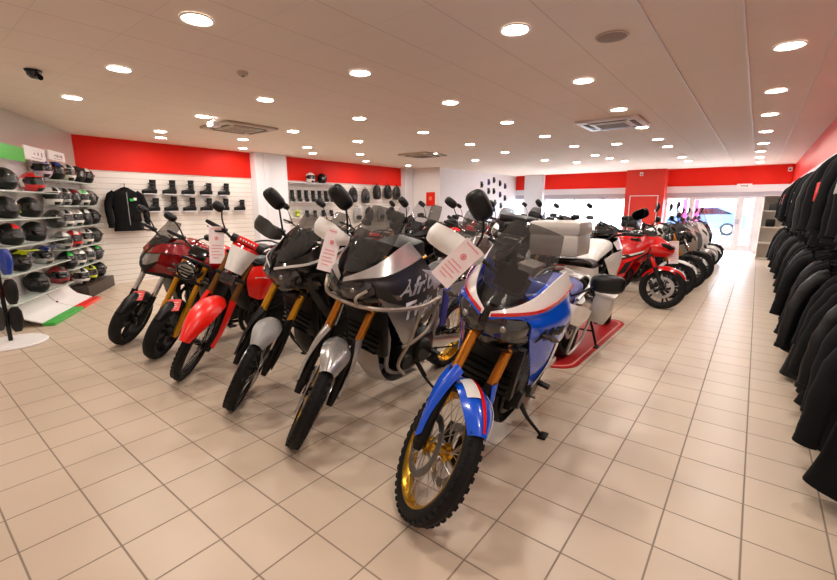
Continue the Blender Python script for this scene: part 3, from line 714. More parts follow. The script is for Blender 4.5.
# ------------------------------------------------------------------ surface materials
def math_node(nt, op, a, b=None, c=None):
    n = nt.nodes.new('ShaderNodeMath'); n.operation = op
    for i, v in enumerate((a, b, c)):
        if v is None: continue
        if isinstance(v, (int, float)): n.inputs[i].default_value = v
        else: nt.links.new(v, n.inputs[i])
    return n.outputs[0]
def grid_mat(key, base, line, axes, rough, noise, var, bumpy=.0, coat=0):
    """axes: (axis, pitch, offset, half line width, strength)"""
    m = bpy.data.materials.new(key); m.use_nodes = True; nt = m.node_tree; b = nt.nodes['Principled BSDF']
    g = nt.nodes.new('ShaderNodeNewGeometry'); sp = nt.nodes.new('ShaderNodeSeparateXYZ'); nt.links.new(g.outputs['Position'], sp.inputs[0])
    fac = None; cells = []
    for ax, pitch, off, w, st in axes:
        u = math_node(nt, 'DIVIDE', math_node(nt, 'SUBTRACT', sp.outputs[ax], off), pitch)
        cells.append(math_node(nt, 'FLOOR', u))
        d = math_node(nt, 'ABSOLUTE', math_node(nt, 'SUBTRACT', math_node(nt, 'FRACT', math_node(nt, 'ADD', u, .5)), .5))
        mr = nt.nodes.new('ShaderNodeMapRange'); mr.inputs[1].default_value = w/pitch*.55; mr.inputs[2].default_value = w/pitch*1.25
        mr.inputs[3].default_value = st; mr.inputs[4].default_value = 0; nt.links.new(d, mr.inputs[0])
        fac = mr.outputs[0] if fac is None else math_node(nt, 'MAXIMUM', fac, mr.outputs[0])
    cb = nt.nodes.new('ShaderNodeCombineXYZ')
    for i, c_ in enumerate(cells[:3]): nt.links.new(c_, cb.inputs[i])
    wn = nt.nodes.new('ShaderNodeTexWhiteNoise'); nt.links.new(cb.outputs[0], wn.inputs['Vector'])
    no = nt.nodes.new('ShaderNodeTexNoise'); no.inputs['Scale'].default_value = noise; no.inputs['Detail'].default_value = 5; nt.links.new(g.outputs['Position'], no.inputs['Vector'])
    t = math_node(nt, 'ADD', math_node(nt, 'MULTIPLY', wn.outputs['Value'], .45), math_node(nt, 'MULTIPLY', no.outputs['Fac'], .55))
    c = srgb(*base)
    m1 = nt.nodes.new('ShaderNodeMix'); m1.data_type = 'RGBA'; m1.inputs[6].default_value = tuple(x*(1-var) for x in c[:3])+(1,); m1.inputs[7].default_value = tuple(min(1, x*(1+var)) for x in c[:3])+(1,)
    nt.links.new(t, m1.inputs[0])
    m2 = nt.nodes.new('ShaderNodeMix'); m2.data_type = 'RGBA'; nt.links.new(fac, m2.inputs[0]); nt.links.new(m1.outputs[2], m2.inputs[6]); m2.inputs[7].default_value = srgb(*line)
    nt.links.new(m2.outputs[2], b.inputs['Base Color'])
    r = math_node(nt, 'ADD', math_node(nt, 'MULTIPLY', fac, .4), math_node(nt, 'MULTIPLY_ADD', no.outputs['Fac'], .12, rough-.06)); nt.links.new(r, b.inputs['Roughness'])
    b.inputs['Coat Weight'].default_value = coat
    if bumpy:
        bp = nt.nodes.new('ShaderNodeBump'); bp.inputs['Strength'].default_value = bumpy; bp.inputs['Distance'].default_value = .004; bp.invert = True
        nt.links.new(fac, bp.inputs['Height']); nt.links.new(bp.outputs[0], b.inputs['Normal'])
    return m
FLOORM = grid_mat('beige floor tiles', (206, 187, 166), (104, 88, 74), [(0, .302, .118, .0042, .78), (1, .2855, 2.451, .0042, .74)], .33, 3.5, .06, .3)
CEILM = grid_mat('ceiling panels', (234, 220, 206), (176, 160, 146), [(0, .5, -.22, .004, .55), (1, .5, .80, .003, .22)], .8, 1.5, .02)
SLATM = grid_mat('white slat wall', (236, 230, 224), (196, 184, 172), [(2, .10, .05, .006, .8)], .5, 6, .015, .5)
WALLW = mat('white wall paint', (236, 232, 232), .7, noise=.02, nscale=3)
PILW = mat('white pillar paint', (232, 232, 238), .6, noise=.02, nscale=3)
REDW = mat('red wall band', (230, 30, 7), .6, spec=.3, noise=.04, nscale=2)
REDP = mat('red pillar paint', (214, 50, 36), .55, noise=.05, nscale=3)
PINKW = mat('right red band', (222, 44, 32), .35, noise=.04, nscale=2)
FRAMEW = mat('white window frame', (228, 226, 230), .4)
SHUT = mat('shutter box grey', (176, 170, 180), .5)
GREYP = mat('grey green glass panel', (196, 198, 188), .12, 0, .6, noise=.05, nscale=1.5)
PANE = glass_mat('window glass', (.97, .98, 1, 1), .05)
PAVE = mat('outdoor paving', (190, 186, 180), .8)
HC = 2.65; YW = 16.9; XL = -9.4; XR = 1.0; XM = -8.1
# ------------------------------------------------------------------ shell
struct('floor', MB().box((-4.2, 7, -.05), (11.6, 20.4, .1)), FLOORM)
struct('ceiling', MB().box((-4.2, 7, HC+.05), (11.6, 20.4, .1)), CEILM)
struct('wall_back', MB().box((-4.2, -3.1, 1.325), (11.6, .1, 2.65)), WALLW)
struct('wall_right', MB().box((XR+.05, 7, 1.325), (.1, 20.2, 2.65)), WALLW)
struct('wall_left', MB().box((XL-.05, 7.0, 1.04), (.1, 20.2, 2.08)), SLATM)
struct('trim_1', MB().box((XL-.04, 7.0, 2.365), (.12, 20.2, .57)), REDW)                # red band above the slat wall
struct('trim_2', MB().box((.85, 7.0, 2.37), (.30, 19.9, .56)), PINKW)                    # red bulkhead over the clothes
struct('trim_3', MB().box((.845, 7.0, 2.055), (.33, 19.9, .09), None, .01), FRAMEW)     # white pelmet below it
for i, x in enumerate((-.22, .28, -.72)):
    struct('trim_%d' % (4+i), MB().box((x, 9.2, HC-.004), (.018, 15.0, .012)), mat('ceiling profile', (226, 216, 208), .5))
struct('trim_7', MB().box((-9.3, 6.03, 1.325), (.26, .84, 2.65)).box((-9.16, 5.9, 1.325), (.06, .12, 2.64)), PILW)   # pillar on the left wall
struct('trim_8', MB().box((-9.3, 11.18, 1.325), (.22, .40, 2.65)), PILW)
struct('wall_left_return', MB().box((-8.75, 11.45, 1.325), (1.3, .1, 2.65)), WALLW)
struct('wall_left_far', MB().box((XM-.05, 14.2, 1.325), (.1, 5.5, 2.65)), WALLW)
# window wall: red band, white header, shutter box, piers, glazing
def wx(x0, x1, z0, z1, d=.2, y=YW+.1): return MB().box(((x0+x1)/2, y, (z0+z1)/2), (x1-x0, d, z1-z0))
struct('wall_front', wx(-9.6, 1.1, 2.08, 2.65), REDW)
struct('trim_9', wx(-9.6, 1.1, 1.87, 2.08, .24, YW+.09), FRAMEW)
struct('trim_10', wx(-9.6, 1.1, 1.73, 1.87, .16, YW+.08), SHUT)
struct('trim_11', wx(-7.62, -6.84, 0, 2.649, .34, YW-.05), PILW)
struct('trim_12', wx(-3.72, -2.52, 0, 2.649, .62, YW-.18), REDP)
struct('wall_front_sill', wx(-9.6, -1.82, 0, .35), WALLW)
struct('wall_front_end', wx(-.02, 1.1, 0, 1.75), WALLW)
struct('trim_13', MB().box((-3.12, YW-.505, 1.78), (.86, .02, .025)).box((-3.55, YW-.505, 1.2), (.025, .02, 1.18)).box((-2.69, YW-.505, 1.2), (.025, .02, 1.18)), FRAMEW)
def window(n, x0, x1, z0, z1, mull=()):
    f = MB(); y = YW+.06
    for x in (x0+.03, x1-.03, *mull): f.box((x, y, (z0+z1)/2), (.06, .07, z1-z0), None, .006)
    for z in (z0+.03, z1-.03): f.box(((x0+x1)/2, y, z), (x1-x0-.125, .07, .06), None, .006)
    o = tag(f.build('window_%d' % n, FRAMEW), kind='structure')
    MB().box(((x0+x1)/2, y+.01, (z0+z1)/2), (x1-x0-.06, .008, z1-z0-.06)).build('window_pane', PANE, o)
    return o
window(1, -9.0, -7.62, .35, 1.73)
window(2, -6.84, -3.72, .35, 1.73, (-5.64, -4.58))
window(3, -2.52, -1.78, .35, 1.73)
def door(n, x0, x1):
    f = MB(); y = YW+.06; z0, z1 = .02, 1.73
    for x in (x0+.05, x1-.05): f.box((x, y, (z0+z1)/2), (.10, .08, z1-z0), None, .006)
    f.box(((x0+x1)/2, y, z1-.04), (x1-x0-.205, .08, .08), None, .006); f.box(((x0+x1)/2, y, z0+.10), (x1-x0-.205, .08, .20), None, .006)
    o = tag(f.build('door_%d' % n, FRAMEW), kind='structure')
    MB().box(((x0+x1)/2, y+.01, (z0+z1)/2), (x1-x0-.1, .008, z1-z0-.1)).build('door_pane', PANE, o)
    return o
d1 = door(1, -1.78, -.46); d2 = door(2, -.46, -.02)
h = MB().tube([(-.52, YW+.02, .75), (-.52, YW-.05, .78), (-.52, YW-.05, 1.08), (-.52, YW+.02, 1.11)], .014, 8); h.box((-.5, YW+.015, .95), (.12, .02, .16), None, .004); h.build('door_handle', SHUT, d1)
# diagonal glass partition carrying the helmet display
PA = V((-9.4, 2.33, 0)); PB = V((-5.2, -.26, 0)); PD = (PB-PA).normalized(); PN = V((-PD.y, PD.x, 0))
if PN.dot(-PA) < 0: PN = -PN
PR = math.atan2(PD.y, PD.x)
def on_wall(s, off, z): return PA+PD*s+PN*off+V((0, 0, z))
pl = (PB-PA).length
struct('wall_left_partition', MB().box(on_wall(pl/2, -.05, 2.36), (pl, .1, .58), Mx.Rotation(PR, 3, 'Z')), GREYP)
struct('wall_left_display', MB().box(on_wall(pl/2, -.05, 1.035), (pl, .1, 2.07), Mx.Rotation(PR, 3, 'Z')), WALLW)
struct('wall_left_near', MB().box((-5.2, -1.66, 1.325), (.1, 2.8, 2.65)), WALLW)
# ------------------------------------------------------------------ world, sun of the street, lamps
w = bpy.data.worlds.new('world'); sc.world = w; w.use_nodes = True
bg = w.node_tree.nodes['Background']; bg.inputs[0].default_value = (.68, .83, 1, 1); bg.inputs[1].default_value = 17
struct('trim_14', MB().box((-4, 27.2, -.06), (60, 20, .1)), PAVE)
LAMPM = mat('downlight glow', (255, 246, 236), .5, noise=0, emit=105)
LRING = mat('downlight ring', (238, 232, 226), .4, noise=0)
lights = [(-3.03,1.51),(-1.47,2.95),(.04,4.52),(-4.62,1.56),(-3.02,2.97),(-1.49,4.49),(0,6.13),(-6.22,1.6),(-4.6,3.0),(-3.01,4.43),(-1.54,6.06),(-.03,7.62),(-6.11,3.0),(-4.53,4.42),(-7.86,3.14),(-8.55,3.41),(-7.59,4.43),(-6.14,4.48),(-4.53,5.88),(-3.04,5.96),(-3.1,7.53),(-3.12,9.13),(-1.57,7.62),(-1.6,9.14),(-1.62,10.34),(-.05,9.28),(-.07,10.99),(-.11,12.53),(-.12,14.04),(-6.11,5.91),(-7.55,5.84),(-8.29,6.56),(-7.57,7.38),(-8.75,5.09),(-4.65,7.56),(-2.35,9.3),(-4.69,9.15),(-6.09,8.29),(-3.25,11.03),(-6.12,10.23),(-3.15,11.95),(-3.03,12.99),(-1.66,12.8),(-1.66,14.04),(-.12,15.63),(-4.65,11.39),(-4.15,12.45),(-8.6,8.6),(-8.5,10.3),
 (0,2.95),(-1.5,1.45),(-.03,1.45),(-3.05,-.1),(0,-.1)]  # unseen downlights carrying on the grid out of view, added for fill light
ORD = ['first', 'second', 'third', 'fourth', 'fifth', 'sixth', 'seventh', 'eighth', 'ninth', 'tenth', 'eleventh', 'twelfth']
rows = {}
for x, y in lights: rows.setdefault(min(range(7), key=lambda k: abs(x+1.53*k)) if x > -8.2 else 6, []).append((y, x))
RN = ['line beside right wall', 'second line from right wall', 'third line from right wall', 'fourth line from right wall', 'fifth line from right wall', 'sixth line from right wall', 'line along left wall']
for k, L_ in rows.items():
    for j, (y, x) in enumerate(sorted(L_)):
        o = empty('ceiling_downlight', (x, y, HC), label='round downlight, %s from near end in %s' % (ORD[min(j, 11)], RN[k]), cat='ceiling light', group='recessed ceiling downlights')
        MB().lathe([(.082, -.002), (.100, -.002), (.104, -.008), (.096, -.014), (.084, -.010)], 32, (0, 0, 0), 'z', closed=True).build('trim_ring', LRING, o)
        MB().lathe([(0, -.006), (.083, -.006)], 32, (0, 0, 0), 'z').build('diffuser', LAMPM, o)
sc.view_settings.view_transform = 'Standard'; sc.view_settings.look = 'None'; sc.view_settings.gamma = 1; sc.view_settings.exposure = .82
sc.view_settings.use_curve_mapping = False
sc.cycles.use_denoising = True; sc.cycles.max_bounces = 10; sc.cycles.diffuse_bounces = 5; sc.cycles.transparent_max_bounces = 16
sc.cycles.sample_clamp_indirect = 6
# ------------------------------------------------------------------ front row of motorcycles, noses to the aisle
ADV = dict(body='adv', wb=1.575, Rf=.345, Rr=.325, wf=.092, wr=.15, rake=27.5, off=.035, spoked=True, rim=GOLDR, goldhub=True, knobby=True, sect=.066,
           forkU=GOLDF, forkL=DKM, barw=.40, bars=.90, yleg=.105, legtop=.82, split=.40, seatz=.88, mirr=(.08, .175), mirsize=(.054, .088), mrot=-60, swcol=ALU)
def M_(base, **k): d = dict(base); d.update(k); return d
BLUE_B = motorcycle('motorcycle', 'blue adventure motorcycle with red and white stripes and gold front rim',
    M_(ADV, c1=BLUE, c2=WHT, c3=RED, tankc=BLUE, seatc=NAVY, barw=.455, standx=-.86, tailc=BLUE, fendc=BLUE, fendstripe=(WHT, RED), hguard=WHT, pannier=CASE, rackp=ALU, rackc=ALU,
       logo=('Africa Twin', BLK), logosize=.088, logox=-.50, logoz=1.0, screen=SCRN, knobby=True, squash=(.45, .945)), (-1.165, 1.385, 0), 5, 16, 43, 'motorcycles in the front row')
SILV_B = motorcycle('motorcycle', 'silver and grey adventure motorcycle with tubular crash bar and white lettering on its flank',
    M_(ADV, big=1, c1=DGRY, c2=SIL, c3=DGRY, c4=SIL, stripe=0, tankc=GRY, seatc=DGRY, tailc=LGRY, shroud=SIL, fendc=SIL, hguard=WHT, crashbar=mat('crash bar paint', (176, 164, 150), .35, .5),
       logo=('Africa\nTwin', WHT), logosize=.155, logox=-.56, logoz=.955, strap=STRAPB, tankbag=True, rim=GOLDR, goldhub=False, skid=ALU, framecol=LGRY, screen=SCRN), (-2.11, 1.43, 0), 2, 11, 42, 'motorcycles in the front row')
BLAC_B = motorcycle('motorcycle', 'black and white adventure motorcycle with silver front fender and yellow gold forks',
    M_(ADV, c1=BLKG, c2=BLKG, c3=WHT, c4=BLKG, tankc=BLKG, tailc=BLKG, fendc=LGRY, guardc=BLK, shroud=BLKG, hguard=DGRY, forkU=YGOLD, rim=BLK, goldhub=False,
       swoosh=WHT, scrw=.15, scrz=1.42), (-2.87, 1.45, 0), 2, 12, 42, 'motorcycles in the front row')
RED_B = motorcycle('motorcycle', 'bright red trail motorcycle with white front plate and long red front fender',
    dict(body='enduro', wb=1.45, Rf=.345, Rr=.32, wf=.08, wr=.12, rake=27.5, off=.035, spoked=True, rim=BLK, knobby=True, sect=.066, twin=False, forkU=BRONZE, forkL=DKM,
         barw=.40, bars=.88, yleg=.10, legtop=.82, split=.42, seatz=.87, c1=ORED, mirrors=True, mirr=(.06, .16), mirsize=(.05, .04), swcol=ALU), (-3.72, 1.45, 0), 2, 12.5, 42, 'motorcycles in the front row')
MONO_B = motorcycle('motorcycle', 'black roadster motorcycle with round headlight, gold fork and red tag on its fender',
    dict(body='naked', wb=1.36, Rf=.30, Rr=.30, wf=.115, wr=.155, rake=24.5, rim=BLK, nsp=5, forkU=YGOLD, forkL=YGOLD, split=.25, twin=False, barw=.38, bars=.80, legtop=.72, seatz=.80,
         c1=RED, shroudc=BLK, fendc=BLK, tailc=BLK, mirr=(.10, .14), mirsize=(.058, .036)), (-4.43, 1.51, 0), 2, 11, 40, 'motorcycles in the front row')
CROS_B = motorcycle('motorcycle', 'dark red faired motorcycle with red tag on front fender, leftmost of the front row',
    dict(body='cross', wb=1.52, Rf=.30, Rr=.31, wf=.12, wr=.16, rake=27, rim=BLK, nsp=5, forkU=CHR, forkL=DKM, twin=False, barw=.38, bars=.88, legtop=.78, seatz=.83,
         c1=DRED, c2=BLK, nosec=BLK, tankc=DRED, tailc=DRED, mirr=(.10, .15), mirsize=(.055, .036)), (-5.19, 1.48, 0), 2, 10, 40, 'motorcycles in the front row')
# ------------------------------------------------------------------ motorcycles further back
ADB = M_(ADV, knobby=False, lod=1, stripe=0, c2=BLK, c3=BLK, fendc=BLK, hguard=BLK)
NAK = dict(body='naked', wb=1.42, Rf=.30, Rr=.30, wf=.115, wr=.17, rake=25, rim=BLK, nsp=5, forkU=GOLDF, forkL=DKM, split=.3, barw=.39, bars=.82, legtop=.74, seatz=.82, c1=BLKG, lod=1)
CRO = dict(body='cross', wb=1.52, Rf=.30, Rr=.31, wf=.12, wr=.16, rake=27, rim=BLK, nsp=5, forkU=CHR, forkL=DKM, barw=.39, bars=.88, legtop=.78, seatz=.83, c1=BLKG, c2=BLK, scrz=1.42, lod=1)
SPO = dict(body='sport', wb=1.40, Rf=.30, Rr=.31, wf=.12, wr=.18, rake=24, rim=BLK, nsp=5, forkU=CHR, forkL=BLK, split=.3, barw=.33, bars=.70, legtop=.68, bardrop=.04, seatz=.80, mirrors=True, mirr=(.08, .14), mirsize=(.07, .04), c1=RED, c2=WHT, c3=BLK, muffler=1)
SCO = dict(body='scooter', wb=1.38, Rf=.25, Rr=.25, wf=.11, wr=.13, rake=26, rim=SILR, nsp=5, forkU=CHR, forkL=DKM, split=.25, barw=.34, bars=.86, legtop=.62, seatz=.62, yleg=.085, sect=.06, c1=WHT, c2=DGRY, lod=1, mirr=(.14, .16))
WARM = mat('pearl grey paint', (188, 176, 164), .25, .2, .6)
ORNG = mat('orange paint', (232, 84, 24), .3, 0, .4)
G_ = 'motorcycles parked nose to the aisle'
SPORT = motorcycle('motorcycle', 'red sport motorcycle with full fairing and white flash, parked side-on at the aisle', M_(SPO, seatc=BLK, fendc=RED, forkU=RED), (-.95, 6.80, 0), 86, 9, 8, G_)
motorcycle('motorcycle', 'black roadster just behind the red sport motorcycle', M_(NAK, c1=BLKG, tankstripe=WHT, fendc=WHT), (-.90, 7.75, 0), 84, 9, 14, G_)
motorcycle('motorcycle', 'white roadster, second behind the red sport motorcycle', M_(NAK, c1=WHT, tailc=WHT, fendc=BLK), (-.86, 8.68, 0), 84, 9, 12, G_)
motorcycle('motorcycle', 'black crossover motorcycle, third behind the red sport motorcycle', M_(CRO, c1=DGRY, tankc=WHT), (-.82, 9.62, 0), 84, 9, 12, G_)
motorcycle('scooter', 'pearl grey scooter with tall screen in the aisle row', M_(SCO, c1=WARM, c2=WARM), (-.85, 10.5, 0), 82, 9, 14, G_, 'scooter')
motorcycle('scooter', 'silver scooter with top case in the aisle row', M_(SCO, c1=SIL, c2=DGRY, topcase=BLK), (-.85, 11.45, 0), 82, 9, 14, G_, 'scooter')
motorcycle('scooter', 'white and orange scooter in the aisle row', M_(SCO, c1=WHT, c2=ORNG), (-.80, 12.4, 0), 82, 9, 14, G_, 'scooter')
motorcycle('scooter', 'black scooter standing last before the glass doors', M_(SCO, c1=BLKG, c2=BLK, fendc=BLK), (-.80, 13.35, 0), 80, 9, 20, G_, 'scooter')
G2 = 'motorcycles in the second row'
TOUR = motorcycle('motorcycle', 'white touring motorcycle with silver top case standing upright on the red floor mat', M_(CRO, c1=WHT, tankc=WHT, tailc=WHT, seatc=BLK, scrz=1.22, topcase=CASE, centrestand=True, stand=False, mirr=(.12, .16)), (-1.34, 5.52, 0), 180, 0, 12, G2)
motorcycle('motorcycle', 'grey touring motorcycle with white screen behind the silver one', M_(CRO, c1=GRY, tankc=GRY, nosec=WHT, topcase=BLK, lightc=LENS), (-3.10, 4.35, 0), 0, 9, 30, G2)
motorcycle('motorcycle', 'black adventure motorcycle with tall clear screen and a red stripe behind the silver one', M_(ADB, c1=BLKG, tankc=RED, tailc=RED, scrz=1.5, screen=CLRS, fendc=RED), (-3.98, 4.35, 0), 4, 9, 35, G2)
motorcycle('motorcycle', 'red tanked roadster behind the black adventure motorcycle', M_(NAK, c1=RED, tailc=RED, flyscreen=1), (-4.80, 4.10, 0), 2, 9, 32, G2)
motorcycle('motorcycle', 'black crossover motorcycle in the second row behind the red trail bike', M_(CRO, c1=BLKG, scrz=1.36), (-5.65, 4.3, 0), 2, 9, 32, G2)
motorcycle('motorcycle', 'black roadster behind the dark red faired motorcycle', M_(NAK, c1=BLKG, tailc=RED), (-6.55, 4.3, 0), 2, 9, 32, G2)
G3 = 'motorcycles in the third row'
third = [('adv', -3.3, 7.6, M_(ADB, c1=DGRY, tankc=BLKG), 'dark grey adventure motorcycle, nearest the aisle in third row'),
         ('cross', -4.2, 7.5, M_(CRO, c1=WHT, tankc=WHT, tailc=WHT), 'white touring motorcycle in third row, second from the aisle'),
         ('sport', -5.1, 7.4, M_(SPO, lod=1, c1=RED, c2=BLK, c3=WHT), 'red sport motorcycle seen from the front in third row'),
         ('cross', -6.0, 7.5, M_(CRO, c1=BLKG, scrz=1.48), 'black touring motorcycle with high screen in third row'),
         ('adv', -6.9, 7.4, M_(ADB, c1=BLKG, tankc=GRY, screen=CLRS), 'black adventure motorcycle with clear screen in third row')]
for k, x, y, S_, lb in third: motorcycle('motorcycle', lb, S_, (x, y, 0), 3, 9, 30, G3)
G4 = 'motorcycles near the windows'
fourth = [(-3.05, 10.3, M_(NAK, c1=BLKG, mirr=(.16, .22)), 'black roadster near the windows, right of a twin'),
          (-3.85, 10.3, M_(NAK, c1=BLKG, mirr=(.16, .22), tailc=DGRY), 'black roadster near the windows, left of a twin'),
          (-4.9, 10.6, M_(CRO, c1=DGRY), 'grey faired motorcycle near the white pillar'),
          (-5.9, 10.5, M_(SPO, lod=1, c1=BLKG, c2=DGRY, c3=WHT), 'black sport motorcycle near the white side wall'),
          (-6.8, 10.4, M_(NAK, c1=RED), 'red roadster beside the white side wall')]
for x, y, S_, lb in fourth: motorcycle('motorcycle', lb, S_, (x, y, 0), 3, 9, 28, G4)
# ------------------------------------------------------------------ red mat
MATR = mat('red mat', (176, 28, 30), .45, noise=.08, nscale=8); MATW = mat('mat edge', (232, 150, 140), .5)
def rrect(x0, x1, y0, y1, r, z, n=8):
    pts = []
    for cx, cy, a0 in ((x1-r, y1-r, 0), (x0+r, y1-r, 90), (x0+r, y0+r, 180), (x1-r, y0+r, 270)):
        for i in range(n+1): a = rad(a0+90*i/n); pts.append(V((cx+r*cos(a), cy+r*sin(a), z)))
    return pts
mt = tag(MB().loft([rrect(-2.25, -1.13, 3.62, 5.75, .22, .0006), rrect(-2.25, -1.13, 3.62, 5.75, .22, .006)]).build('floor_mat', MATR), 'red rounded floor mat with pale edge line behind the blue motorcycle', 'mat')
ring = MB(); a_, b_ = rrect(-2.21, -1.17, 3.66, 5.71, .19, .0068), rrect(-2.19, -1.19, 3.68, 5.69, .175, .0068); n_ = len(a_)
ring.add(a_+b_, [(i, (i+1) % n_, n_+(i+1) % n_, n_+i) for i in range(n_)]).build('edge_line', MATW, mt)
# ------------------------------------------------------------------ price cards and tags
def card(loc, yaw, pitch, roll, w, h, label, name='price_card', m=PAPER, style=0, cat='price card', group=None):
    """a printed sheet, its face towards local -y"""
    o = empty(name, loc, (rad(pitch), rad(roll), rad(yaw)), label, cat, group)
    b = MB(); g = [[V((-w/2+w*i/6, .012*sin(pi*j/6)*h/.3, -h*j/6)) for j in range(7)] for i in range(7)]
    b.skin(g, .0012, 6, 6); b.build('sheet', m, o)
    t = MB(); zz = lambda z: .012*sin(pi*(-z/h))*h/.3-.0022
    def bar(x0, x1, z, hh): t.add([(x0, zz(z), z), (x1, zz(z), z), (x1, zz(z-hh), z-hh), (x0, zz(z-hh), z-hh)], [(0, 1, 2, 3)])
    if style == 0:
        for k, (a, c) in enumerate(((-.3, .3), (-.36, .36), (-.36, .2), (-.36, .34), (-.3, .1))):
            bar(a*w, c*w, -h*(.50+.085*k), h*.02)
        bar(-.36*w, .36*w, -h*.06, h*.02)
        t.build('print', INKP, o)
        r = MB(); zc = -h*.32; rr = w*.13
        r.add([(rr*cos(2*pi*i/20), zz(zc)-.0004, zc+rr*sin(2*pi*i/20)) for i in range(20)]+[(rr*.72*cos(2*pi*i/20), zz(zc)-.0004, zc+rr*.72*sin(2*pi*i/20)) for i in range(20)], [(i, (i+1) % 20, 20+(i+1) % 20, 20+i) for i in range(20)])
        r.add([(-rr*.35, zz(zc)-.0004, zc+rr*.4), (rr*.35, zz(zc)-.0004, zc+rr*.4), (rr*.2, zz(zc)-.0004, zc-rr*.45), (-rr*.2, zz(zc)-.0004, zc-rr*.45)], [(0, 1, 2, 3)])
        r.build('emblem', INKR, o)
    elif style == 1:
        for k in range(4): bar(-.34*w, (.3-.1*(k % 2))*w, -h*(.25+.16*k), h*.05)
        t.build('print', PAPER, o)
    return o
def toward_camera_yaw(x, y): return math.degrees(math.atan2(-x, y))
def part_centre(root, name, pick):
    W = INFO[root.name][0]; best = None
    st = list(root.children)
    while st:
        o = st.pop(); st += list(o.children)
        if o.name.split('.')[0] == name:
            vs = [W @ v.co for v in o.data.vertices]; c = sum(vs, V())/len(vs)
            if best is None or pick(c) > pick(best): best = c
    return best
def guard_card(root, off, w, h, roll, label, name='hand_guard', left=False, dyaw=0):
    c = part_centre(root, name, (lambda v: v.x) if left else (lambda v: -v.x)); d = V((-c.x, -c.y, 0)).normalized(); r_ = V((-d.y, d.x, 0))
    q = c+d*off[0]+r_*off[1]+V((0, 0, off[2]))
    return card(q, toward_camera_yaw(q.x, q.y)+dyaw, -6, roll, w, h, label, group='price cards')
guard_card(BLUE_B, (.085, .105, .0), .11, .235, 46, 'white price card with red print tied to the blue motorcycle hand guard', dyaw=6)
guard_card(SILV_B, (.085, .04, .02), .10, .27, 18, 'white price card hanging from the silver motorcycle hand guard', dyaw=8)
guard_card(RED_B, (.10, .03, -.02), .12, .32, 3, 'white price card hanging from the red trail motorcycle handlebar', 'grip')
guard_card(SPORT, (.05, .02, .10), .12, .32, -4, 'white price card hanging from the red sport motorcycle', 'headlight', True)
def fender_tag(root, ang, dr, w, h, yaw, label):
    W, T, R, fp = INFO[root.name]; q = W @ (T @ V(((R+dr)*cos(rad(ang)), 0, R+(R+dr)*sin(rad(ang)))))
    return card(q, yaw, -52, 0, w, h, label, 'paper_tag', TAG, 1, 'paper tag', 'red tags on front fenders')
fender_tag(CROS_B, 96, .036, .11, .13, 48, 'red paper tag on the front fender of the dark red faired motorcycle')
fender_tag(MONO_B, 96, .036, .12, .14, 48, 'red paper tag on the front fender of the black roadster')
# ------------------------------------------------------------------ helmets
HS = {}
def hpt(az, el, k=1):
    x, y, z = cos(el)*sin(az), cos(el)*cos(az), sin(el)
    ax, ay, az_ = .122*k, (.150 if y > 0 else .155)*k, (.135 if z > 0 else .15)*k
    p = V((x*ax, y*ay, z*az_))
    if z < 0 and y > 0: p.y *= 1+.28*min(1, -z*1.6)*y; p.x *= 1-.10*y*min(1, -z*1.6)
    p.z = max(p.z, -.118-.012*y)
    return p
def make_helmet(kind, c, c2, c3, loc, rz, label, group, tilt=0):
    o = empty('helmet', loc, (rad(tilt), 0, rz), label, 'helmet', group)
    key = (kind,)
    if key not in HS:
        sh = MB(); N, K = 32, 18
        sh.loft([[hpt(2*pi*i/N, -pi/2*.98+pi*.98*j/K) for i in range(N)] for j in range(K+1)])
        d = {'shell': sh}
        def patch(a0, a1, e0, e1, k, th=.004, nu=12, nv=10):
            return MB().skin([[hpt(rad(a0+(a1-a0)*j/6), rad(e0+(e1-e0)*i/8), k) for i in range(9)] for j in range(7)], th, nu, nv)
        d['visor'] = patch(-72, 72, -14, 27, 1.012)
        d['crown_stripe'] = patch(-20, 20, 32, 88, 1.012, .003); q = patch(160, 200, -20, 86, 1.012, .003); d['crown_stripe'].add(q.v, q.f)
        s = patch(82, 150, -25, 18, 1.01, .003); s2 = patch(-150, -82, -25, 18, 1.01, .003); s.add(s2.v, s2.f); d['side_graphic'] = s
        cv = patch(-24, 24, -52, -30, 1.012, .004); d['chin_vent'] = cv
        hi = MB()
        for sd in (-1, 1): hi.lathe([(0, sd*.012), (.022, sd*.010), (.026, 0), (0, 0)], 16, tuple(hpt(rad(sd*76), rad(4), 1.0)), 'x')
        d['visor_hinge'] = hi
        if kind == 'cross':
            pk = MB(); pk.skin([[hpt(rad(a), rad(38), 1.02), hpt(rad(a*.9), rad(34), 1.02)+V((0, .09, .045)), hpt(rad(a*.75), rad(30), 1.02)+V((0, .17, .055))] for a in (-62, -30, 0, 30, 62)], .006, 10, 10)
            d['peak'] = pk
        HS[key] = {k: v for k, v in d.items()}
    D = HS[key]
    cache = HS.setdefault((kind, 'me'), {})
    for part, m in (('shell', c), ('visor', BLKG), ('crown_stripe', c2), ('side_graphic', c3), ('chin_vent', BLK), ('visor_hinge', BLK), ('peak', c2)):
        if part not in D: continue
        ck = (part, m.name)
        if ck in cache:
            q = bpy.data.objects.new(part, cache[ck]); C.objects.link(q); q.parent = o
        else:
            q = D[part].build(part, m, o); cache[ck] = q.data
    return o
NEON = mat('neon yellow', (206, 222, 30), .3, 0, .4); GRN = mat('bright green', (40, 190, 70), .3, 0, .4); BLUH = mat('royal blue gloss', (30, 60, 150), .25, 0, .4); PINKH = mat('pale lilac gloss', (206, 188, 206), .25, 0, .4)
FROST = mat('pale shelf', (196, 206, 198), .2, 0, .3)
cols = dict(k=BLK, g=DGRY, s=SIL, w=WHT, r=RED, n=NEON, e=GRN, b=BLUH, p=PINKH, d=DRED)
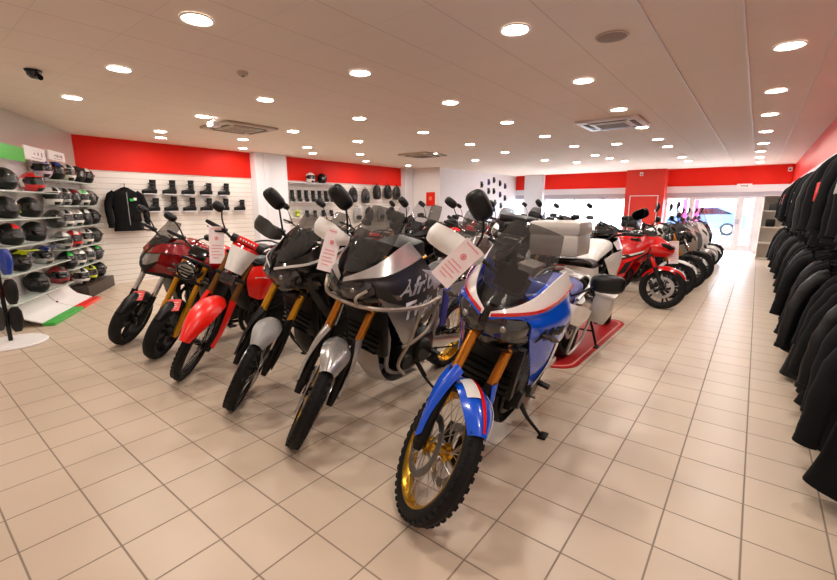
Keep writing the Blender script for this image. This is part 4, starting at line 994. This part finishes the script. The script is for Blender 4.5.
nm = dict(k='black', g='dark grey', s='silver', w='white', r='red', n='neon yellow', e='green', b='blue', p='lilac', d='dark red')
RW = ['top', 'second', 'third', 'fourth', 'fifth', 'lowest']
big = [(1.755, [(2.74, 'kgs', 'road'), (2.04, 'rsw', 'road')]), (1.425, [(2.82, 'kgn', 'road'), (2.24, 'kgn', 'road')]), (1.115, [(2.80, 'krk', 'road'), (2.23, 'kkg', 'road')]),
       (.80, [(2.74, 'knk', 'cross'), (2.14, 'sbw', 'cross')]), (.47, [(2.38, 'kkk', 'road'), (1.76, 'dkk', 'road')])]
sml = [(1.95, [(1.72, 'pbw', 'road'), (1.30, 'kbn', 'road'), (.90, 'wkw', 'road'), (.52, 'kgk', 'road'), (.14, 'kws', 'road')]),
       (1.58, [(1.52, 'wks', 'road'), (1.18, 'skw', 'road'), (.84, 'kdg', 'road'), (.44, 'wew', 'road'), (.10, 'gsk', 'road')]),
       (1.26, [(1.56, 'gks', 'road'), (1.22, 'wkw', 'road'), (.84, 'wsk', 'road'), (.44, 'gwk', 'road'), (.10, 'kgs', 'road')]),
       (.94, [(1.42, 'swg', 'road'), (1.02, 'rwr', 'road'), (.54, 'wkw', 'road'), (.14, 'gks', 'road')]),
       (.64, [(1.36, 'keg', 'road'), (.99, 'wsw', 'road'), (.58, 'swk', 'road'), (.20, 'gew', 'road')]),
       (.34, [(.98, 'wkr', 'road'), (.62, 'nkw', 'road'), (.18, 'gkn', 'road')])]
def zone(rows_, s0, s1, where):
    for ri, (z, L_) in enumerate(rows_):
        yy = .20
        lowest = z < .4
        if not lowest:
            sh = MB().box((0, 0, 0), (s1-s0, .26, .014), None, .003); so = sh.build('helmet_shelf', FROST)
            so.location = on_wall((s0+s1)/2, .132, z-.1385); so.rotation_euler = (0, 0, PR)
            tag(so, '%s pale shelf under the %s helmets' % (RW[ri], where), 'shelf', 'helmet shelves')
        for hi_, (s, cc, kind) in enumerate(L_):
            pos = on_wall(s, .145, z)
            make_helmet(kind, cols[cc[0]], cols[cc[1]], cols[cc[2]], pos, PR-rad(34 if where == 'near' else 48),
                        '%s %s helmet with %s top, %s from left in %s row of %s rack' % (nm[cc[0]], 'motocross' if kind == 'cross' else 'full-face', nm[cc[1]], ORD[hi_], RW[ri], where), 'helmets on the display wall')
zone(big, 1.86 if 0 else 1.55, 3.3, 'near')
zone(sml, -.02, 1.53, 'far')
DWOOD = mat('dark wooden plinth', (52, 40, 34), .5, noise=.2, nscale=12)
pb = MB().box((0, 0, .095), (1.25, .30, .19), None, .01); po = pb.build('display_plinth', DWOOD); po.location = on_wall(.62, .17, .0005); po.rotation_euler = (0, 0, PR)
tag(po, 'dark wooden plinth under the lowest helmets', 'plinth')
# sloping boards of the display with green and red lips
SGN = mat('sign green', (66, 176, 70), .45); SGW = mat('sign white', (238, 236, 236), .5)
for (s0, s1, m, lb) in ((2.02, 2.95, SGN, 'white sloping display board with a green foot lip'), (1.30, 2.00, ORED, 'white sloping display board with an orange red foot lip')):
    o = empty('display_board', on_wall((s0+s1)/2, 0, 0), (0, 0, PR), lb, 'display board', 'sloping boards of the helmet rack'); wd = s1-s0
    sg = 1 if (Mx.Rotation(PR, 3, 'Z') @ V((0, 1, 0))).dot(PN) > 0 else -1
    MB().skin([[(-wd/2, sg*.02, .30), (-wd/2, sg*.16, .12), (-wd/2, sg*.36, .035)], [(wd/2, sg*.02, .30), (wd/2, sg*.16, .12), (wd/2, sg*.36, .035)]], .012, 8, 3).build('board', SGW, o)
    MB().box((0, sg*.42, .021), (wd, .13, .04), None, .008).build('lip', m, o)
    MB().box((-wd/2+.012 if sg > 0 else wd/2-.012, sg*.19, .13), (.02, .02, .02)).build('edge_clip', DRED, o)
# header signs above the helmets
def header(s0, s1, z0, z1, m, lb, marks):
    sg = 1 if (Mx.Rotation(PR, 3, 'Z') @ V((0, 1, 0))).dot(PN) > 0 else -1
    o = empty('header_sign', on_wall((s0+s1)/2, .22, (z0+z1)/2), (0, 0, PR), lb, 'sign', 'header signs over the helmets'); wd, hh = s1-s0, z1-z0
    MB().box((0, 0, 0), (wd, .02, hh), None, .003).build('panel', m, o)
    for x_ in (-wd*.35, wd*.35): MB().box((x_, -sg*.115, 0), (.02, .21, .02)).build('bracket', ALU, o)
    if marks:
        t = MB()
        for k in range(marks): t.box(((-.30+.09*k*6/marks)*wd, sg*.0112, .012*(k % 2)*hh), (wd*.05, .002, hh*(.34-.1*(k % 3))))
        t.box((-.02*wd, sg*.0112, -hh*.32), (wd*.5, .002, hh*.05)); t.build('print', INKG, o)
header(2.34, 3.6, 1.985, 2.155, SGN, 'green header sign above the nearest helmets', 0)
header(1.76, 2.32, 2.03, 2.2, SGW, 'white header sign beside the green one', 3)
header(1.12, 1.66, 2.09, 2.22, SGW, 'white header sign above the far helmets', 6)
# round white display base at the frame edge
wb_ = MB().lathe([(0, 0.001), (.30, 0.001), (.305, .012), (.29, .03), (0, .03)], 40, (0, 0, 0), 'z'); o = wb_.build('round_plinth', SGW); o.location = (-6.1, .72, 0)
tag(o, 'round white plinth on the floor at the left edge', 'plinth')
pst = empty('gear_stand', (-6.14, .72, .0305), label='black stand with hanging coloured gear on the round plinth', cat='stand')
MB().tube([(0, 0, .0), (0, 0, 1.1)], .02, 10).build('post', BLK, pst)
for k, (z_, m_) in enumerate(((1.02, BLK), (.98, BLUH), (.70, ORED), (.66, BLK), (.40, DGRY), (.36, BLK))):
    yy = .07 if k % 2 else -.07
    MB().loft([[V((.03+d_*cos(a_), yy+w_*sin(a_), z_-dz)) for a_ in [2*pi*i/14 for i in range(14)]] for dz, w_, d_ in ((0, .03, .02), (.05, .055, .03), (.14, .06, .035), (.22, .05, .03), (.27, .03, .018))]).build('hanging_glove', m_, pst)
    MB().tube([(0, yy*.2, z_+.02), (.03, yy, z_+.01)], .005, 6).build('peg', ALU, pst)
# ------------------------------------------------------------------ boots
def make_boot(hgt, m, loc, rz, label, group, cat='boot'):
    o = empty('boot', loc, (0, 0, rz), label, cat, group)
    foot = MB(); secs = [(.165, .035, .018, .015), (.15, .045, .036, .030), (.10, .050, .045, .036), (.03, .058, .042, .046), (-.04, .065, .036, .055), (-.085, .055, .034, .042), (-.10, .05, .02, .03)]
    foot.loft([sring(x, z, w_, h_, 2.6, 16) for x, z, w_, h_ in secs]); foot.build('foot', m, o)
    shf = MB(); K = 6
    shf.loft([[V((-.03-.01*t+(.052+.006*t)*cos(a), (.040+.012*t)*sin(a), .07+(hgt-.07)*t)) for a in [2*pi*i/16 for i in range(16)]] for t in [j/K for j in range(K+1)]]); shf.build('shaft', m, o)
    so = MB().loft([[V((p.x, p.y, z)) for p in [V((.035+.135*cos(a), (.042+.006*cos(a))*sin(a), 0)) for a in [2*pi*i/24 for i in range(24)]]] for z in (0.0005, .022)]); so.build('sole', RUB, o)
    for z_ in (.12, .19):
        if z_ < hgt-.03: MB().box((-.02, 0, z_), (.115, .1, .016), None, .006).build('buckle_strap', DGRY, o)
    return o
def ledge(y, z, w_=.30, lb=''):
    l = MB().box((XL+.097, 0, 0), (.195, w_, .014), None, .003).box((XL+.0095, 0, -.03), (.02, w_, .06), None, .003); o = l.build('boot_ledge', FRAMEW); o.location = (0, y, z)
    return tag(o, lb, 'ledge', 'white boot ledges')
up = [(3.40, .26), (3.76, .27), (4.12, .28), (4.49, .24), (4.88, .25)]
dn = [(3.42, .25), (3.76, .29), (4.12, .27), (4.47, .26), (4.84, .26), (5.22, .24)]
for nmr, L_, z in (('upper', up, 1.68), ('lower', dn, 1.345)):
    for k, (y, h_) in enumerate(L_):
        ledge(y, z-.0085, .27, 'small white ledge, %s from left in %s boot row' % (ORD[k], nmr))
        make_boot(h_, BLK, (XL+.105, y+.03, z), -pi/2, 'black boot, %s from left in %s row on slat wall' % (ORD[k], nmr), 'black boots on the near slat wall')
for z, lb in ((1.55, 'white shelf under the row of seven boots'), (1.16, 'white shelf under the low shoes'), (2.03, 'white shelf carrying two helmets')):
    s_ = MB().box((XL+.13, 7.28, z-.010), (.255, 1.56, .016), None, .003).build('wall_shelf', FRAMEW); tag(s_, lb, 'shelf', 'white shelves past the pillar')
for k in range(7): make_boot(.29, BLK, (XL+.115, 6.66+.215*k, 1.5505), -pi/2+1.15, 'black boot, %s from left on shelf past the pillar' % ORD[k], 'row of seven boots')
for k, (y, m, c_) in enumerate(((6.78, NEON, 'yellow'), (7.08, BLK, 'black'), (7.34, DGRY, 'grey'), (7.62, BLK, 'black'), (7.9, BLK, 'black'))):
    make_boot(.17, m, (XL+.115, y, 1.1605), -pi/2+1.0, '%s short boot, %s from left on the low shelf' % (c_, ORD[k]), 'short boots on the low shelf', 'shoe')
make_helmet('road', WHT, WHT, SIL, (XL+.135, 7.22, 2.03+.132), -pi/2-.2, 'white helmet on top of the boot shelves', 'helmets over the boots')
make_helmet('road', BLK, DGRY, BLK, (XL+.135, 7.60, 2.03+.132), -pi/2-.2, 'black helmet on top of the boot shelves', 'helmets over the boots')
# ------------------------------------------------------------------ jackets
JK = [mat('black textile', (13, 13, 15), .85, noise=.25, nscale=40, bump=.3, spec=.2), mat('charcoal textile', (18, 18, 20), .85, noise=.25, nscale=40, bump=.3, spec=.2), mat('black leather', (9, 9, 10), .45, noise=.2, nscale=25, bump=.2, spec=.35)]
def jacket_mesh(seed, ln=.74, wd=.22, dp=.085):
    rnd = random.Random(seed); ph = [rnd.uniform(0, 6.28) for _ in range(6)]
    def ringz(t):
        pr = [(.0, .060, .045), (.035, .085, .055), (.075, wd*.80, .070), (.14, wd*.97, dp), (.34, wd*.98, dp*1.05), (.60, wd*.88, dp*.95), (.82, wd*.93, dp*1.0), (1.0, wd*1.0, dp*1.08)]
        for (a, w0, d0), (b, w1, d1) in zip(pr, pr[1:]):
            if t <= b: u = (t-a)/(b-a); return w0+(w1-w0)*u, d0+(d1-d0)*u
        return pr[-1][1:]
    b = MB(); rings = []
    for j in range(23):
        t = j/22; w_, d_ = ringz(t); r = []
        for i in range(28):
            a = 2*pi*i/28
            f = 1+.05*t*sin(5*a+ph[0]+2*t)+.035*sin(9*a+ph[1]-5*t)*t+.03*sin(14*t+ph[2]+2*a)
            x = w_*math.copysign(abs(cos(a))**.75, cos(a)); y = d_*math.copysign(abs(sin(a))**.8, sin(a))*f
            r.append(V((x*(1+.02*sin(11*t+ph[3])), y, -.045-ln*t)))
        rings.append(r)
    b.loft(rings)
    sl = []
    for sd in (-1, 1):
        m = MB(); P = [(sd*wd*.70, 0, -.13), (sd*(wd*.98), .0, -.18), (sd*(wd+.045), .01, -.34), (sd*(wd+.052), .035, -.50), (sd*(wd+.042), .06, -.70)]
        pts = [crom(P, i/14) for i in range(15)]
        rr = [(.068-.022*(i/14))*(1+.06*sin(i*1.9+ph[4]+sd)) for i in range(15)]
        m.tube(pts, rr, 12); m.tube([pts[-1]+V((0, 0, .01)), pts[-1]+V((0, .003, -.02))], .050, 12); sl.append(m)
    c = MB().tube([V((.055*cos(2*pi*i/18), .042*sin(2*pi*i/18), -.045+.010*sin(2*pi*i/18))) for i in range(18)], .017, 8, closed=True)
    z = MB().box((0, dp*.9, -.40), (.012, .02, ln*.80), None, .003)
    h = MB().tube([(-wd*.72, 0, -.10), (-.05, 0, -.035), (0, 0, -.015), (.05, 0, -.035), (wd*.72, 0, -.10)], .008, 6, True, 12)
    h.tube([(0, 0, -.02), (0, 0, .03), (.0, .022, .048), (0, .040, .03), (0, .034, .012)], .0035, 6, True, 12)
    pk = MB()
    for sd in (-1, 1): pk.skin([[(sd*wd*.25, dp*1.02, -.50), (sd*wd*.70, dp*.72, -.47)], [(sd*wd*.25, dp*1.06, -.60), (sd*wd*.70, dp*.75, -.58)]], .012, 6, 4)
    def patch(x, zc, w_, h_): return MB().skin([[(x-w_/2, dp*1.09, zc+h_/2), (x+w_/2, dp*1.02, zc+h_/2)], [(x-w_/2, dp*1.09, zc-h_/2), (x+w_/2, dp*1.02, zc-h_/2)]], .014, 4, 4)
    return dict(torso=b, sleeves=sl, collar=c, zip=z, hanger=h, pockets=pk, patch=patch)
PROTO = []
def make_jacket_proto(seed, m, ln, badge=None, stripe=None, hem=None, hanger=True, dp=.085):
    J = jacket_mesh(seed, ln, .225, dp); o = empty('jacket', (0, 0, -50))
    J['torso'].build('torso', m, o)
    for s in J['sleeves']: s.build('sleeve', m, o)
    J['collar'].build('collar', m, o); J['zip'].build('zip', LGRY, o); J['pockets'].build('pocket', m, o)
    if hanger: J['hanger'].build('hanger', BLK, o)
    if badge: J['patch'](.11, -.22, .115, .065).build('badge', badge, o)
    if stripe:
        s = J['patch'](-.13, -.26, .05, .16); s.build('chest_panel', stripe, o)
        for k, sd in enumerate((-1, 1)): MB().tube([(sd*.272, .018, -.33), (sd*.279, .035, -.47)], [.066, .060], 12).build('sleeve_band', stripe, o)
    if hem: J['patch'](.02, -.70 if ln > .8 else -.62, .26, .07).build('hem_print', hem, o)
    return o
protos = [make_jacket_proto(1, JK[0], .74), make_jacket_proto(2, JK[1], .76, badge=WHT), make_jacket_proto(3, JK[2], .70, badge=SIL), make_jacket_proto(4, JK[0], .78, stripe=LGRY), make_jacket_proto(5, JK[1], .72, stripe=RED, badge=WHT), make_jacket_proto(6, JK[0], .86), make_jacket_proto(7, JK[2], .88), make_jacket_proto(8, JK[1], .86, hem=NEON), make_jacket_proto(9, JK[0], .86, hem=WHT), make_jacket_proto(10, JK[0], .80)]
used = set()
def hang(k, x, y, z, rz, lb, grp, tilt=0, sc_=1):
    o = protos[k] if k not in used else copy_tree(protos[k])
    used.add(k); o.location = (x, y, z); o.rotation_euler = (Mx.Rotation(rad(tilt), 3, 'Y') @ Mx.Rotation(rz, 3, 'Z')).to_euler(); o.scale = (sc_, sc_, sc_*1.02); tag(o, lb, 'jacket', grp); return o
RX = .715
for nmr, z, y0, y1 in (('upper', 1.955, 2.3, 13.7), ('lower', 1.02, 2.2, 13.7)):
    r = MB().tube([(RX, y0-.3, z+.045), (RX, y1+.2, z+.045)], .0125, 10); k = int((y1-y0)/1.15)
    ro = empty('clothes_rail', (0, 0, 0), label='%s steel clothes rail along the right wall' % nmr, cat='rail', group='clothes rails on the right wall'); r.build('rail_bar', ALU, ro)
    for i in range(k+1):
        yb = y0-.25+(y1-y0+.4)*i/k; MB().tube([(RX, yb, z+.046), (XR-.002, yb, z+.046)], .010, 8).build('rail_bracket', ALU, ro)
rnd = random.Random(5)
cnt = {}
def describe(k, nmr):
    return {0: 'plain black motorcycle jacket', 1: 'charcoal jacket with white chest badge', 2: 'black leather jacket with silver badge', 3: 'black jacket with grey chest panel', 4: 'charcoal jacket with red chest panel', 5: 'long black textile coat', 6: 'long black leather coat', 7: 'long charcoal coat with yellow hem print', 8: 'long black coat with white hem print', 9: 'black mid-length jacket'}[k]
for nmr, z, y0, seq in (('upper', 1.955, 2.55, [0, 1, 9, 3, 2, 0, 1, 4, 9, 2, 3, 0, 1, 2, 9, 4, 0, 3, 1, 2, 0, 9, 3, 4, 1, 0, 2, 9, 3, 0, 1, 4, 2, 3, 9, 0]),
                        ('lower', 1.02, 2.68, [5, 7, 6, 5, 5, 8, 6, 5, 5, 6, 5, 7, 5, 6, 8, 5, 5, 6, 5, 5, 7, 6, 5, 5, 8, 6, 5, 5, 6, 5, 7, 5, 8, 6, 5, 5, 6, 5, 5, 6])):
    seq = seq[:35]
    for i, k in enumerate(seq):
        y = y0+.318*i
        j = cnt.get((nmr, k), 0); cnt[(nmr, k)] = j+1
        plain = k in (0, 5, 6, 9)
        lb = (describe(k, nmr)+' hanging among others on the %s rail' % nmr) if plain else (describe(k, nmr)+', %s of its kind on the %s rail' % (ORD[j], nmr))
        gl = 'jackets on the %s rail' % nmr
        if plain: gl = '%ss on the %s rail' % (describe(k, nmr), nmr)
        hang(k, RX+(.0 if nmr == 'upper' else .015)+rnd.uniform(-.03, .03), y+rnd.uniform(-.04, .04), z-rnd.uniform(.0, .03), pi-rad(rnd.uniform(3, 22)), lb, gl, rnd.uniform(1, 7) if nmr == 'upper' else rnd.uniform(4, 13), rnd.uniform(.92, 1.08))
# jacket on the slat wall
wj = make_jacket_proto(21, JK[0], .74)
MB().skin([[(-.13, .118, -.20), (-.085, .118, -.20)], [(-.13, .118, -.245), (-.085, .118, -.245)]], .02, 3, 3).build('badge', WHT, wj); MB().skin([[(-.08, .118, -.215), (-.03, .115, -.215)], [(-.08, .118, -.26), (-.03, .115, -.26)]], .02, 3, 3).build('badge', GRN, wj); wj.location = (XL+.14, 2.97, 1.80); wj.rotation_euler = (0, 0, -pi/2-.05); wj.scale = (1.08, 1, 1.04); tag(wj, 'black jacket with green badge hanging on the white slat wall', 'jacket')
hk = MB().tube([(XL-.005, 2.97, 1.85), (XL+.14, 2.97, 1.838), (XL+.155, 2.97, 1.86)], .006, 8).build('wall_hook', ALU); tag(hk, 'steel hook carrying the jacket on the slat wall', 'hook')
# gear bags hung past the boots
for k, (y, z, m, lb) in enumerate(((8.75, 1.80, BLK, 'black'), (9.25, 1.78, DGRY, 'grey'), (9.75, 1.90, BLK, 'black'), (10.25, 1.92, BLK, 'black'), (10.68, 1.90, DGRY, 'grey'), (8.9, 1.22, LGRY, 'pale grey'), (9.4, 1.24, BLK, 'black'), (9.9, 1.22, LGRY, 'pale grey'), (10.4, 1.24, BLK, 'black'))):
    o = empty('gear_bag', (XL+.10, y, z), (0, 0, 0), '%s gear bag on the far slat wall, %s from left in %s row' % (lb, ORD[k if k < 5 else k-5], 'upper' if k < 5 else 'lower'), 'bag', 'gear bags on the far slat wall')
    MB().loft([[V((.075*cos(a)*w_, .16*sin(a)*w_, zz)) for a in [2*pi*i/18 for i in range(18)]] for zz, w_ in ((-.26, .55), (-.22, .95), (-.05, 1.05), (.08, .9), (.15, .55), (.17, .3))]).build('bag_body', m, o)
    MB().loft([sring(.06, -.11, .10, .07, 3, 14), sring(.095, -.11, .085, .055, 3, 14)]).build('bag_pocket', DGRY if m is BLK else BLK, o)
    MB().tube([(0, -.03, .16), (0, 0, .215), (0, .03, .16)], .007, 6, True, 8).tube([(-.105, 0, .21), (.01, 0, .212)], .005, 6).build('bag_loop', BLK, o)
# small packs on the far side wall
for k, (y, z) in enumerate(((14.04, 2.21), (14.56, 2.32), (14.96, 2.41), (15.46, 2.31), (15.9, 2.22), (14.57, 1.99), (14.98, 2.0), (15.5, 1.88), (15.92, 1.75), (15.1, 1.57), (15.03, 1.32), (15.6, 1.45), (14.66, 1.17))):
    o = empty('accessory_pack', (XM-.0065, y, z), label='small dark accessory pack, %s from left and %s up on far white wall' % (('first second third fourth fifth sixth seventh eighth ninth tenth eleventh twelfth thirteenth'.split())[sorted([14.04, 14.56, 14.96, 15.46, 15.9, 14.57, 14.98, 15.5, 15.92, 15.1, 15.03, 15.6, 14.66]).index(y)], 'high' if z > 2.15 else 'midway' if z > 1.7 else 'low'), cat='accessory', group='accessory packs on the white wall')
    MB().box((.012, 0, 0), (.012, .17, .22), None, .003).build('backing_card', [DGRY, STRAPB, BLK][k % 3], o)
    MB().loft([sring(.018, -.02, .065, .07, 2.4, 14), sring(.06, -.02, .05, .055, 2.4, 14)]).build('pack', [BLK, DGRY, BLK][k % 3], o)
# red framed notice
o = empty('wall_notice', (-8.46, 11.4, 1.66), label='small red notice board on the white wall end', cat='notice')
MB().box((0, -.015, 0), (.34, .028, .44), None, .004).build('board', REDW, o); MB().box((0, -.031, .02), (.12, .004, .12), None, .001).build('emblem', mat('notice orange', (236, 120, 80), .5), o)
# ------------------------------------------------------------------ ceiling and wall fittings
VENTM = mat('beige vent', (196, 180, 162), .5); VDK = mat('vent slot', (92, 80, 70), .6)
def cassette(x, y, lb, m, r=0):
    o = empty('air_conditioner', (x, y, HC), (0, 0, r), lb, 'air conditioner', 'ceiling air conditioners')
    p = MB().box((0, 0, -.02), (.84, .84, .038), None, .015).build('panel', m, o)
    g = MB().box((0, 0, -.043), (.46, .46, .014), None, .005).build('grille', m, o)
    s = MB()
    for k in range(9): s.box((0, -.18+.045*k, -.0512), (.40, .012, .004))
    s.build('grille_slots', VDK, g)
    for a in range(4):
        MB().box((0, .31, -.040), (.52, .07, .008), None, .003, Mx.Rotation(a*pi/2, 4, 'Z')).build('louvre', VDK, o)
cassette(-6.5, 3.75, 'beige ceiling air conditioner above the front row of bikes', VENTM)
cassette(-1.83, 6.95, 'white ceiling air conditioner above the red sport motorcycle', FRAMEW)
cassette(-6.45, 8.35, 'beige ceiling air conditioner further back near the left wall', VENTM)
o = empty('ceiling_speaker', (-.98, 3.5, HC), label='round flush grey ceiling speaker', cat='speaker'); MB().lathe([(0, -.012), (.09, -.011), (.10, -.006), (.10, -.001)], 32, (0, 0, 0), 'z').build('grille', mat('speaker grille', (150, 134, 122), .7), o); MB().lathe([(.10, -.001), (.112, -.003), (.108, -.010), (.099, -.009)], 32, (0, 0, 0), 'z', closed=True).build('rim', VENTM, o)
o = empty('smoke_detector', (-3.86, 2.3, HC), label='small beige smoke detector on the ceiling', cat='smoke detector'); MB().lathe([(0, -.035), (.03, -.034), (.045, -.02), (.05, -.001)], 24, (0, 0, 0), 'z').build('housing', VENTM, o)
MB().lathe([(0, -.041), (.012, -.040), (.014, -.034)], 12, (0, 0, 0), 'z').build('sensor', DGRY, o)
o = empty('security_camera', (-5.29, 1.1, HC), label='small black security camera under the ceiling', cat='camera'); MB().lathe([(0, -.02), (.06, -.018), (.066, -.001)], 24, (0, 0, 0), 'z').build('base', BLK, o)
MB().lathe([(0, -.075), (.03, -.068), (.05, -.045), (.055, -.02)], 24, (0, 0, 0), 'z').build('dome', BLKG, o); MB().tube([(.02, .01, -.055), (.075, .03, -.07)], .024, 12).build('lens', BLKG, o)
o = empty('projector', (-6.11, 3.15, HC), label='small white ceiling fitting beside a downlight', cat='ceiling fitting'); MB().tube([(0, 0, -.001), (0, 0, -.06)], .015, 8).build('stem', FRAMEW, o); MB().box((0, 0, -.09), (.16, .12, .07), None, .012).build('body', FRAMEW, o)
# exit sign over the doors
o = empty('exit_sign', (-.42, YW-.035, 2.05), label='white emergency exit sign above the glass doors', cat='exit sign'); MB().box((0, -.02, 0), (.38, .05, .13), None, .008).build('housing', SGW, o)
MB().box((-.02, -.0465, 0), (.14, .003, .03)).box((.07, -.0465, 0), (.03, .003, .06)).build('arrow', INKG, o)
for x, y, lb in ((-3.25, YW-.505, 'small white sensor high on the red pillar'), (.60, YW-.02, 'small white sensor high beside the bulkhead')):
    o = empty('wall_sensor', (x, y, 2.5), label=lb, cat='sensor'); MB().box((0, -.025, 0), (.10, .05, .12), None, .015).build('housing', FRAMEW, o); MB().lathe([(0, -.012), (.02, -.008), (.025, 0)], 12, (0, -.05, -.01)).build('lens', DGRY, o)
# white cabinet by the door
CABM = mat('cream cabinet', (236, 228, 218), .5)
o = empty('display_cabinet', (.42, 15.1, 0), label='cream shelf cabinet by the door beyond the clothes', cat='cabinet')
MB().box((0, .28, .86), (.66, .02, 1.72)).box((-.32, 0, .86), (.02, .55, 1.72)).box((.32, 0, .86), (.02, .55, 1.72)).build('side_panel', CABM, o)
for z in (.02, .45, .88, 1.31, 1.71): MB().box((0, 0, z), (.62, .54, .02)).build('shelf', CABM, o)
for z, x, m in ((.89, -.12, BLK), (1.32, -.1, DGRY), (1.32, .14, BLK)):
    q = MB().box((x+.42, 15.0, z+.101), (.2, .28, .20), None, .03).build('helmet_box', m); tag(q, '%s box %s on the cream cabinet' % ('black' if m is BLK else 'grey', 'on the middle shelf' if z < 1 else 'on the upper shelf at %s' % ('left' if x < 0 else 'right')), 'box', 'boxes on the cream cabinet')
# ------------------------------------------------------------------ street outside
CARP = mat('pale blue car paint', (62, 88, 140), .3, .2, .6)
def car(x, y):
    o = empty('car', (x, y, 0), label='pale blue hatchback parked outside the glass doors', cat='car')
    prof = [(-2.0, .35), (-2.02, .62), (-1.85, .86), (-1.05, .95), (-.45, 1.36), (.75, 1.42), (1.55, 1.05), (1.95, .95), (2.0, .55), (1.95, .30)]
    b = MB(); b.loft([[V((px_, yy, pz)) for px_, pz in prof] for yy in (-.80, .80)]); b.build('body', CARP, o)
    for sd in (-1, 1):
        MB().add([(-.95, sd*.806, .98), (-.42, sd*.806, 1.30), (.72, sd*.806, 1.35), (1.40, sd*.806, 1.04)], [(0, 1, 2, 3)]).build('side_window', BLKG, o)
        for xx in (-1.25, 1.22):
            w_ = MB().lathe([(.20, -.10), (.30, -.10), (.315, -.05), (.315, .05), (.30, .10), (.20, .10)], 28, (xx, sd*.74, .315), closed=True).build('tyre', RUB, o)
            MB().lathe([(0, -.105), (.17, -.1), (.205, -.08), (.205, .08), (.17, .1), (0, .105)], 24, (xx, sd*.74, .315)).build('wheel_rim', SILR, w_)
    return o
car(-2.3, 26.5)
o = empty('street_banner', (-1.95, 18.6, 0), label='pink and blue upright banner outside the window', cat='banner')
MB().tube([(0, 0, .0), (0, 0, 2.3)], .02, 8).build('pole', ALU, o); PNK = mat('banner pink', (220, 60, 120), .6)
for x_, m_ in ((-.20, PNK), (.0, mat('banner blue', (150, 170, 210), .6)), (.16, PNK)): MB().box((x_+.02, .02, 1.45), (.15, .012, 1.5)).build('banner_strip', m_, o)
FAC = mat('street facade', (226, 220, 216), .7)
fb = empty('street_building', (-4, 36, 0), label='pale building across the street, washed out by daylight', cat='building')
MB().box((0, 1, 3.0), (40, 2, 6)).build('facade', FAC, fb)
for k in range(9):
    MB().box((-16+4*k, -.03, 2.6), (1.6, .04, 1.6)).build('facade_window', GREYP, fb)
